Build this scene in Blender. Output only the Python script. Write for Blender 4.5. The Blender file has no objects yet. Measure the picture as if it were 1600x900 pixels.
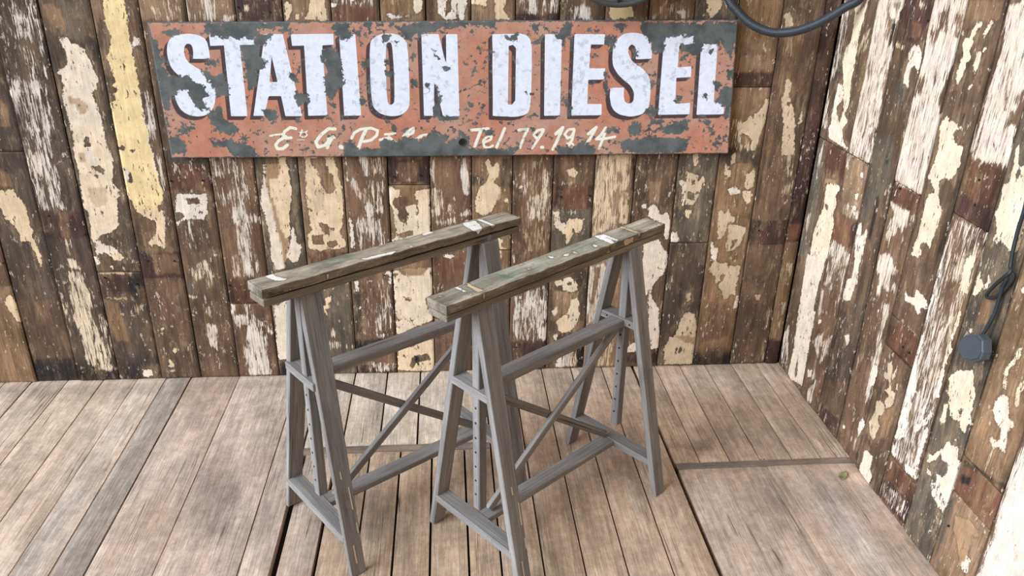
import bpy, bmesh, math, random
import numpy as np
from mathutils import Matrix, Vector
random.seed(7); RNG = np.random.default_rng(7)
scene = bpy.context.scene
COL = scene.collection

# ------------------------------------------------------------------ camera
CAM = [1249.685575, 0.432309, 0.019465, 0.087408, -1.230633, -2.526694, 1.5]   # focal length in px of a 1600 px wide frame, pitch, roll, yaw, x, y, z
f, pitch, roll, yaw, cx, cy, cz = CAM
F = Vector((math.sin(yaw)*math.cos(pitch), math.cos(yaw)*math.cos(pitch), -math.sin(pitch)))
R0 = Vector((math.cos(yaw), -math.sin(yaw), 0)); U0 = R0.cross(F)
R = R0*math.cos(roll) + U0*math.sin(roll); U = -R0*math.sin(roll) + U0*math.cos(roll)
cam_data = bpy.data.cameras.new('camera'); cam = bpy.data.objects.new('camera', cam_data); COL.objects.link(cam)
cam_data.sensor_width = 36; cam_data.sensor_fit = 'HORIZONTAL'; cam_data.lens = f/1600*36; cam_data.clip_start = .05
m = Matrix.Identity(4)
for i in range(3):
    m[i][0], m[i][1], m[i][2], m[i][3] = R[i], U[i], -F[i], (cx, cy, cz)[i]
cam.matrix_world = m
scene.camera = cam

# ------------------------------------------------------------------ sky, sun, exposure
world = bpy.data.worlds.new('sky'); scene.world = world; world.use_nodes = True
bg = world.node_tree.nodes['Background']
bg.inputs[0].default_value = (1.0, .93, .84, 1); bg.inputs[1].default_value = .40
sun_data = bpy.data.lights.new('daylight', 'SUN'); sun = bpy.data.objects.new('daylight', sun_data); COL.objects.link(sun)
sun_data.energy = 5.5; sun_data.angle = math.radians(40); sun_data.color = (.74, .86, 1.0)
sun.rotation_euler = (-Vector((-.80, -.45, .44))).to_track_quat('-Z', 'Y').to_euler()
sun.location = (-4, -2, 4)
scene.view_settings.view_transform = 'Standard'; scene.view_settings.look = 'None'
scene.view_settings.exposure = 0.2; scene.view_settings.gamma = 1.0
scene.view_settings.use_curve_mapping = False

# ------------------------------------------------------------------ colour helpers
def lin(c):
    return tuple(((v/255)/12.92 if v/255 <= .04045 else ((v/255+.055)/1.055)**2.4) for v in c)
PAL = {'D': (88,72,60), 'R': (117,88,68), 'K': (78,54,47), 'G': (102,90,76), 'O': (142,110,80), 'B': (124,84,64),
       'N': (46,40,38), 'X': (98,66,50), 'T': (150,119,92), 'M': (106,82,64), 'u': (236,214,192), 'c': (232,208,178), 'e': (228,199,160), 'y': (236,207,152),
       'w': (230,213,196), 'p': (230,209,186), 't': (186,158,125), 'o': (168,134,98), 'i': (206,180,147)}
PAL = {k: np.array(lin(v)+(1,)) for k, v in PAL.items()}

# ------------------------------------------------------------------ node helpers
class NT:
    def __init__(s, name):
        s.m = bpy.data.materials.new(name); s.m.use_nodes = True; s.t = s.m.node_tree; s.n = s.t.nodes; s.l = s.t.links
        s.b = s.n['Principled BSDF']; s.b.inputs['Specular IOR Level'].default_value = .25
    def new(s, t, **k):
        n = s.n.new(t)
        for a, v in k.items(): setattr(n, a, v)
        return n
    def put(s, sock, v):
        if isinstance(v, bpy.types.NodeSocket): s.l.new(v, sock)
        else: sock.default_value = v
    def math(s, op, a, b=None, c=None, clamp=False):
        n = s.new('ShaderNodeMath', operation=op, use_clamp=clamp); s.put(n.inputs[0], a)
        if b is not None: s.put(n.inputs[1], b)
        if c is not None: s.put(n.inputs[2], c)
        return n.outputs[0]
    def ramp(s, v, a, b, c=0., d=1.):
        n = s.new('ShaderNodeMapRange', interpolation_type='SMOOTHSTEP'); s.put(n.inputs[0], v)
        for i, q in enumerate((a, b, c, d)): s.put(n.inputs[i+1], q)
        return n.outputs[0]
    def mix(s, f, a, b, mode='MIX'):
        n = s.new('ShaderNodeMix', data_type='RGBA', blend_type=mode); s.put(n.inputs[0], f)
        s.put(n.inputs[6], a if isinstance(a, bpy.types.NodeSocket) else tuple(a)[:3]+(1,))
        s.put(n.inputs[7], b if isinstance(b, bpy.types.NodeSocket) else tuple(b)[:3]+(1,))
        return n.outputs[2]
    def grey(s, v):
        n = s.new('ShaderNodeCombineColor'); [s.l.new(v, n.inputs[i]) for i in range(3)]; return n.outputs[0]
    def noise(s, vec, scale, detail=3., rough=.55, dist=0.):
        n = s.new('ShaderNodeTexNoise'); s.l.new(vec, n.inputs['Vector']); n.inputs['Scale'].default_value = scale
        n.inputs['Detail'].default_value = detail; n.inputs['Roughness'].default_value = rough; n.inputs['Distortion'].default_value = dist
        return n.outputs[0]
    def coords(s, sx=1, sy=1, sz=1, base=None):
        if base is None:
            tc = s.new('ShaderNodeTexCoord'); oi = s.new('ShaderNodeObjectInfo')
            sc = s.new('ShaderNodeVectorMath', operation='ADD'); s.l.new(tc.outputs['Object'], sc.inputs[0])
            k = s.new('ShaderNodeVectorMath', operation='SCALE'); k.inputs[0].default_value = (7.3, 5.1, 9.7); s.l.new(oi.outputs['Random'], k.inputs[3])
            s.l.new(k.outputs[0], sc.inputs[1]); base = sc.outputs[0]
        v = s.new('ShaderNodeVectorMath', operation='MULTIPLY'); s.l.new(base, v.inputs[0]); v.inputs[1].default_value = (sx, sy, sz)
        return v.outputs[0], base
    def attr(s, name):
        n = s.new('ShaderNodeAttribute', attribute_name=name); return n
    def bump(s, h, strength=.5, dist=.002, normal=None):
        n = s.new('ShaderNodeBump'); s.put(n.inputs['Height'], h); n.inputs['Strength'].default_value = strength; n.inputs['Distance'].default_value = dist
        if normal is not None: s.l.new(normal, n.inputs['Normal'])
        return n.outputs[0]

def painted_wood(name, grain, edge=.006, wear=1., warm=1.):
    """old boards: wood of the vertex colour 'base' under flaking paint ('sdf': whole flakes, 'dens': paint left in the grain)"""
    s = NT(name)
    iso, base = s.coords()
    gx = [1, 1, 1]; gx[grain] = .045
    gv, _ = s.coords(*gx, base=base)
    g2 = [1, 1, 1]; g2[grain] = .13
    gw, _ = s.coords(*g2, base=base)
    g3 = [1, 1, 1]; g3[grain] = .35
    gs, _ = s.coords(*g3, base=base)
    wood = s.attr('base').outputs['Color']; pcol = s.attr('pcol').outputs['Color']
    sdf = s.attr('sdf').outputs['Fac']; dens = s.attr('dens').outputs['Fac']
    fine = s.noise(gv, 210, 4, .65); mid = s.noise(gv, 45, 3, .5, .6); big = s.noise(gs, 14, 4, .6); spot = s.noise(iso, 75, 5, .7)
    blot = s.noise(gs, 26, 6, .68, .3); scuff = s.noise(gs, 11, 6, .7)
    v = s.math('MULTIPLY', s.ramp(fine, .3, .72, .70, 1.14), s.ramp(mid, .3, .7, .84, 1.16))
    v = s.math('MULTIPLY', v, s.ramp(big, .3, .7, .64, 1.16))
    v = s.math('MULTIPLY', v, s.ramp(blot, .3, .7, .74, 1.24))
    v = s.math('MULTIPLY', v, s.ramp(spot, .26, .4, .5, 1.))
    col = s.mix(1., wood, s.grey(v), 'MULTIPLY')
    col = s.mix(s.ramp(scuff, .5, .74, 0., .5*warm), col, lin((148,116,84)))
    col = s.mix(s.ramp(s.noise(iso, 8, 5, .7), .56, .74, 0., .6), col, lin((62,54,50)))
    # specks of old paint left in the grain
    fl = s.ramp(s.math('ADD', s.noise(gs, 95, 4, .7), s.math('MULTIPLY', s.noise(iso, 9, 3, .6), .32)), .795, .82)
    col = s.mix(s.math('MULTIPLY', fl, .7*wear), col, lin((206,188,164)))
    # thin washes of old colour rubbed into the wood, denser beside the flakes
    ws = s.math('ADD', s.noise(gs, 34, 7, .74, .3), s.ramp(sdf, -.035, 0., 0., .09))
    ws = s.math('MULTIPLY', s.ramp(ws, .52, .68), s.ramp(s.noise(gv, 260, 3, .6), .38, .6, .35, 1.))
    col = s.mix(s.math('MULTIPLY', ws, .36*wear), col, lin((194,162,124)))
    dk = s.ramp(s.noise(gs, 52, 7, .76, .4), .56, .68)
    col = s.mix(s.math('MULTIPLY', dk, .5), col, lin((58,48,42)))
    # streaks
    hair = s.noise(gv, 330, 3, .7); sn = s.math('ADD', s.math('MULTIPLY', s.noise(gw, 110, 5, .7, .9), .46), s.math('ADD', s.math('MULTIPLY', s.noise(gs, 40, 6, .72, .5), .27), s.math('MULTIPLY', hair, .27)))
    th = s.math('SUBTRACT', .605, s.math('MULTIPLY', dens, .205)); th2 = s.math('ADD', th, .05)
    n = s.new('ShaderNodeMapRange', interpolation_type='SMOOTHSTEP'); s.l.new(sn, n.inputs[0]); s.l.new(th, n.inputs[1]); s.l.new(th2, n.inputs[2])
    streak = s.math('MULTIPLY', n.outputs[0], s.ramp(dens, .02, .2))
    streak = s.math('MULTIPLY', streak, s.ramp(hair, .34, .5, .45, 1.))
    # whole flakes with ragged rims
    n1 = s.math('SUBTRACT', s.noise(iso, 58, 6, .74), .5); n2 = s.math('SUBTRACT', s.noise(gs, 190, 3, .6), .5)
    d = s.math('ADD', sdf, s.math('ADD', s.math('MULTIPLY', n1, edge*4.2), s.math('MULTIPLY', n2, edge*2.0)))
    flake = s.ramp(d, -.0005, .0007)
    lost = s.ramp(s.math('ADD', s.noise(gs, 120, 4, .7), s.math('MULTIPLY', s.noise(iso, 16, 2, .5), .35)), .80, .825)
    flake = s.math('MULTIPLY', flake, s.math('SUBTRACT', 1., lost))
    rim = s.math('MULTIPLY', s.ramp(d, -.0085, -.001), s.math('SUBTRACT', 1., flake))       # bare primer left round the flakes
    col = s.mix(s.math('MULTIPLY', rim, .35), col, lin((78,64,54)))
    pv = s.math('MULTIPLY', s.ramp(s.noise(iso, 22, 5, .65), .3, .7, .84, 1.08), s.ramp(s.noise(gw, 130, 3, .6), .3, .7, .9, 1.06))
    pc = s.mix(1., pcol, s.grey(pv), 'MULTIPLY')
    st = s.ramp(s.noise(gs, 30, 5, .7), .57, .72)
    pc = s.mix(s.math('MULTIPLY', st, .38), pc, lin((176,142,104)))
    cr = s.ramp(s.math('ABSOLUTE', s.math('SUBTRACT', s.noise(gs, 55, 3, .55, .4), .5)), .0, .006, 1., 0.)
    pc = s.mix(s.math('MULTIPLY', cr, .3), pc, lin((120,96,74)))
    cover = s.math('MAXIMUM', flake, s.math('MULTIPLY', streak, .93))
    col = s.mix(cover, col, pc)
    s.l.new(col, s.b.inputs['Base Color'])
    s.put(s.b.inputs['Roughness'], s.ramp(cover, 0, 1, .72, .6))
    h = s.math('ADD', s.math('MULTIPLY', cover, .8), s.math('MULTIPLY', fine, .55))
    s.l.new(s.bump(h, .55, .0022), s.b.inputs['Normal'])
    return s.m

def weathered_wood(name, grain=0, attr=None, colour=(118,106,96), crack=.8, contrast=1., knots=True):
    s = NT(name)
    iso, base = s.coords()
    gx = [1, 1, 1]; gx[grain] = .035; gv, _ = s.coords(*gx, base=base)
    gx = [1, 1, 1]; gx[grain] = .2 if not attr else .3; gs, _ = s.coords(*gx, base=base)
    gx = [1, 1, 1]; gx[grain] = .008; gl, _ = s.coords(*gx, base=base)
    w = s.attr(attr).outputs['Color'] if attr else None
    fine = s.noise(gv, 300 if attr else 240, 4, .7); mid = s.noise(gv, 60, 4, .6, .8); big = s.noise(gs, 11, 4, .6)
    v = s.math('MULTIPLY', s.ramp(fine, .3, .7, 1-(.3 if attr else .28)*contrast, 1+(.2 if attr else .2)*contrast), s.ramp(mid, .3, .7, 1-(.15 if attr else .26)*contrast, 1+(.11 if attr else .18)*contrast))
    v = s.math('MULTIPLY', v, s.ramp(big, .3, .7, 1-.24*contrast, 1+.16*contrast))
    c = s.mix(1., w if w else lin(colour), s.grey(v), 'MULTIPLY')
    hue = s.ramp(s.noise(gs, 6, 4, .6), .45, .65)
    c = s.mix(s.math('MULTIPLY', hue, .3 if attr else .16), c, lin((176,138,106)) if attr else lin((104,90,76)))
    pale = s.math('MULTIPLY', s.ramp(s.noise(gv, 85, 5, .65, .5), .55, .74), s.ramp(s.noise(iso, 5, 4, .6), .4, .62))
    c = s.mix(s.math('MULTIPLY', pale, .42*contrast), c, lin((226,212,198)) if attr else lin((166,162,158)))
    dark = s.ramp(s.noise(iso, 7, 5, .7), .58, .75)
    c = s.mix(s.math('MULTIPLY', dark, .4*contrast), c, lin((98,84,78)) if attr else lin((70,62,58)))
    blot = s.noise(gs, 24, 6, .7, .3)
    c = s.mix(1., c, s.grey(s.ramp(blot, .3, .7, 1-.2*contrast, 1+.16*contrast)), 'MULTIPLY')
    if attr:
        c = s.mix(1., c, s.grey(s.ramp(s.noise(iso, 30, 8, .8), .3, .7, .8, 1.16)), 'MULTIPLY')
        c = s.mix(s.ramp(s.noise(iso, 5.5, 6, .72), .54, .72, 0., .42), c, lin((138,122,116)))
        c = s.mix(s.ramp(s.noise(gs, 60, 6, .72), .62, .72, 0., .4), c, lin((232,220,208)))
        c = s.mix(s.ramp(s.noise(iso, 130, 4, .7), .3, .38, .45, 0.), c, lin((90,74,66)))
    ck = s.ramp(s.math('ABSOLUTE', s.math('SUBTRACT', s.noise(gl, 46, 3, .5, .2), .5)), 0., .0075, 1., 0.)
    ck = s.math('MULTIPLY', ck, s.ramp(s.noise(gs, 8, 3, .5), *((.52, .6) if attr else (.46, .56))))
    c = s.mix(s.math('MULTIPLY', ck, crack), c, lin((52,42,38)))
    s.l.new(c, s.b.inputs['Base Color']); s.b.inputs['Roughness'].default_value = .78
    h = s.math('SUBTRACT', s.math('ADD', s.math('MULTIPLY', fine, .6), s.math('MULTIPLY', mid, .5)), s.math('MULTIPLY', ck, .9))
    s.l.new(s.bump(h, .55, .002), s.b.inputs['Normal'])
    return s.m

def plain(name, c, rough=.5, metal=0., spec=.4, var=.12, scale=40):
    s = NT(name); iso, _ = s.coords()
    v = s.ramp(s.noise(iso, scale, 4, .6), .3, .7, 1-var, 1+var)
    s.l.new(s.mix(1., lin(c), s.grey(v), 'MULTIPLY'), s.b.inputs['Base Color'])
    s.b.inputs['Roughness'].default_value = rough; s.b.inputs['Metallic'].default_value = metal; s.b.inputs['Specular IOR Level'].default_value = spec
    return s.m

# ------------------------------------------------------------------ object helpers
def link(name, me, mat=None, parent=None):
    o = bpy.data.objects.new(name, me); COL.objects.link(o)
    if mat: me.materials.append(mat)
    if parent: o.parent = parent
    return o
def tag(o, label, cat, group=None):
    o['label'] = label; o['category'] = cat
    if group: o['group'] = group
    return o
def empty(name, loc, rz=0.):
    o = bpy.data.objects.new(name, None); COL.objects.link(o); o.location = loc; o.rotation_euler = (0, 0, rz); o.empty_display_size = .1
    return o
def box_mesh(name, lo, hi, bevel=0.):
    bm = bmesh.new(); bmesh.ops.create_cube(bm, size=1)
    for v in bm.verts: v.co = Vector([(lo[i]+hi[i])/2 + v.co[i]*(hi[i]-lo[i]) for i in range(3)])
    if bevel: bmesh.ops.bevel(bm, geom=bm.edges[:], offset=bevel, segments=1, affect='EDGES')
    me = bpy.data.meshes.new(name); bm.to_mesh(me); bm.free(); return me
def np_mesh(name, verts, quads, attrs=None, smooth=False):
    me = bpy.data.meshes.new(name); nv, nq = len(verts), len(quads)
    me.vertices.add(nv); me.vertices.foreach_set('co', np.ascontiguousarray(verts, dtype=np.float32).ravel())
    me.loops.add(nq*4); me.loops.foreach_set('vertex_index', np.ascontiguousarray(quads, dtype=np.int32).ravel())
    me.polygons.add(nq); me.polygons.foreach_set('loop_start', np.arange(0, nq*4, 4, dtype=np.int32))
    me.polygons.foreach_set('use_smooth', np.full(nq, smooth))
    for k, a in (attrs or {}).items():
        if a.ndim == 2:
            t = me.attributes.new(k, 'FLOAT_COLOR', 'POINT'); t.data.foreach_set('color', np.ascontiguousarray(a, dtype=np.float32).ravel())
        else:
            t = me.attributes.new(k, 'FLOAT', 'POINT'); t.data.foreach_set('value', np.ascontiguousarray(a, dtype=np.float32))
    me.update(); me.validate(); return me
def poly_sdf(P, poly, reach=.05):
    """signed distance (positive inside) of points P to a polygon, cut off at -reach"""
    out = np.full(len(P), -reach); lo, hi = poly.min(0)-reach, poly.max(0)+reach
    idx = np.nonzero(((P >= lo) & (P <= hi)).all(1))[0]
    if not len(idx): return out
    Q = P[idx]; d2 = np.full(len(Q), 1e9); ins = np.zeros(len(Q), bool)
    for a, b in zip(poly, np.roll(poly, -1, 0)):
        e = b-a; w = Q-a; t = np.clip((w@e)/max(e@e, 1e-12), 0, 1); r = w-t[:, None]*e; d2 = np.minimum(d2, (r*r).sum(1))
        if a[1] != b[1]:
            c = (a[1] > Q[:, 1]) != (b[1] > Q[:, 1]); ins ^= c & (Q[:, 0] < (b[0]-a[0])*(Q[:, 1]-a[1])/(b[1]-a[1])+a[0])
    d = np.sqrt(d2); out[idx] = np.maximum(np.where(ins, d, -d), -reach); return out
def line_sdf(P, pts, rad, reach=.03):
    out = np.full(len(P), -reach); lo, hi = pts.min(0)-reach-rad, pts.max(0)+reach+rad
    idx = np.nonzero(((P >= lo) & (P <= hi)).all(1))[0]
    if not len(idx): return out
    Q = P[idx]; d2 = np.full(len(Q), 1e9)
    for a, b in zip(pts[:-1], pts[1:]):
        e = b-a; w = Q-a; t = np.clip((w@e)/max(e@e, 1e-12), 0, 1); r = w-t[:, None]*e; d2 = np.minimum(d2, (r*r).sum(1))
    out[idx] = np.maximum(rad-np.sqrt(d2), -reach); return out
def sstep(x, a, b):
    t = np.clip((x-a)/(b-a), 0, 1); return t*t*(3-2*t)
def paint_layers(P, patches, base):
    n = len(P); B = np.tile(PAL[base], (n, 1)); pc = np.tile(PAL['c'], (n, 1)); sd = np.full(n, -.05); de = np.zeros(n)
    ph = RNG.uniform(0, 6, 6); u_, v_ = P[:, 0], P[:, 1]
    nz = .0022*(np.sin(61*u_+ph[0]+2*np.sin(23*v_+ph[1]))+np.sin(97*u_+ph[2])*np.sin(71*v_+ph[3])+.7*np.sin(190*u_+ph[4]))
    for k, poly in patches:
        s = poly_sdf(P, poly)
        if k[0] in 'bf':
            w = sstep(s+nz, -.003, .003)[:, None] if k[0] == 'b' else sstep(s+3*nz, -.035, .035)[:, None]; B = B*(1-w) + PAL[k[1]]*w
        elif k[0] == 'c':
            take = ((s > sd) | (s > 0)) & (s > -.02); pc[take] = PAL[k[1]]; sd = np.maximum(sd, s)
        elif k[0] == 'h':
            sd = np.minimum(sd, -s)
        elif k[0] == 's':
            d = int(k[1])/10*sstep(s, -.015, .007); take = (d > de) & (sd < .002); pc[take] = PAL[k[2]]; de = np.maximum(de, d)
        elif k[0] == 'x':
            w = sstep(s, -.008, .008); de = de*(1-w) + np.minimum(de, int(k[1])/10)*w
    e = np.minimum(P[:, 0]-P[:, 0].min(), P[:, 0].max()-P[:, 0]); k = RNG.uniform(0, 6, 4)      # dirt along the joints
    e = e*(1+.4*np.sin(9*P[:, 1]+k[0]))+.003*np.sin(31*P[:, 1]+k[1]); B = B*(1-(.42*np.exp(-np.clip(e, 0, 1)/.009))[:, None]*np.array([1, 1, 1, 0]))
    return B, pc, sd, de
def grid_board(name, us, vs, point, attrs_of, mat, parent, depth=.018, round_=.0016, uneven=.0012, smooth=False):
    """a board: a gridded face with rounded arrises, sides going back by depth; point(u, v, d) with d outward"""
    nu, nv = len(us), len(vs)
    Ug, Vg = np.meshgrid(us, vs); d = np.zeros_like(Ug)
    k = RNG.uniform(-1, 1, 4); uu = (Ug-us[0])/(us[-1]-us[0])
    d += uneven*(k[0]*np.sin(3*Vg+k[1]*3) + k[2]*(uu-.5)*2 + .8*k[3]*((uu-.5)**2*4-.5))
    d[:, 0] -= round_; d[:, -1] -= round_; d[0, :] -= round_; d[-1, :] -= round_
    fr = point(Ug.ravel(), Vg.ravel(), d.ravel())
    ring = np.concatenate([np.arange(nu), np.arange(1, nv)*nu+nu-1, (nv-1)*nu+np.arange(nu-2, -1, -1), np.arange(nv-2, 0, -1)*nu])
    bk = point(Ug.ravel()[ring], Vg.ravel()[ring], np.full(len(ring), -depth))
    V = np.concatenate([fr, bk]); N = nu*nv; r2 = np.arange(len(ring))
    i = (np.arange(nv-1)[:, None]*nu+np.arange(nu-1)[None]).ravel()
    q1 = np.stack([i, i+1, i+nu+1, i+nu], 1)
    q2 = np.stack([ring, N+r2, N+np.roll(r2, -1), np.roll(ring, -1)], 1)
    Q = np.concatenate([q1, q2])
    # face direction
    a, b, c = V[q1[0][0]], V[q1[0][1]], V[q1[0][3]]
    out = point(np.array([us[0]]), np.array([vs[0]]), np.array([1.]))[0]-point(np.array([us[0]]), np.array([vs[0]]), np.array([0.]))[0]
    if np.dot(np.cross(b-a, c-a), out) < 0: Q = Q[:, ::-1]
    at = attrs_of(np.stack([Ug.ravel(), Vg.ravel()], 1))
    at = {k: np.concatenate([v, v[ring]]) for k, v in at.items()}
    return link(name, np_mesh(name, V, Q, at, smooth), mat, parent)
def lines(a, b, step):
    return np.linspace(a, b, max(2, int(round((b-a)/step))+1))

MAT_WALL = painted_wood('flaking_painted_boards', 2)
MAT_FLOOR = weathered_wood('worn_floor_boards', 1, 'base', contrast=.85)
MAT_TRESTLE = weathered_wood('grey_trestle_timber', 0, None, (141,134,129), .7, .7)
MAT_BEAM = painted_wood('paint_spattered_beam', 0, .003, .6, .35)
MAT_UNDER = plain('dark_backing', (34,28,25), .9)
MAT_HOLE = plain('peg_hole_dark', (26,22,20), .9)

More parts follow.
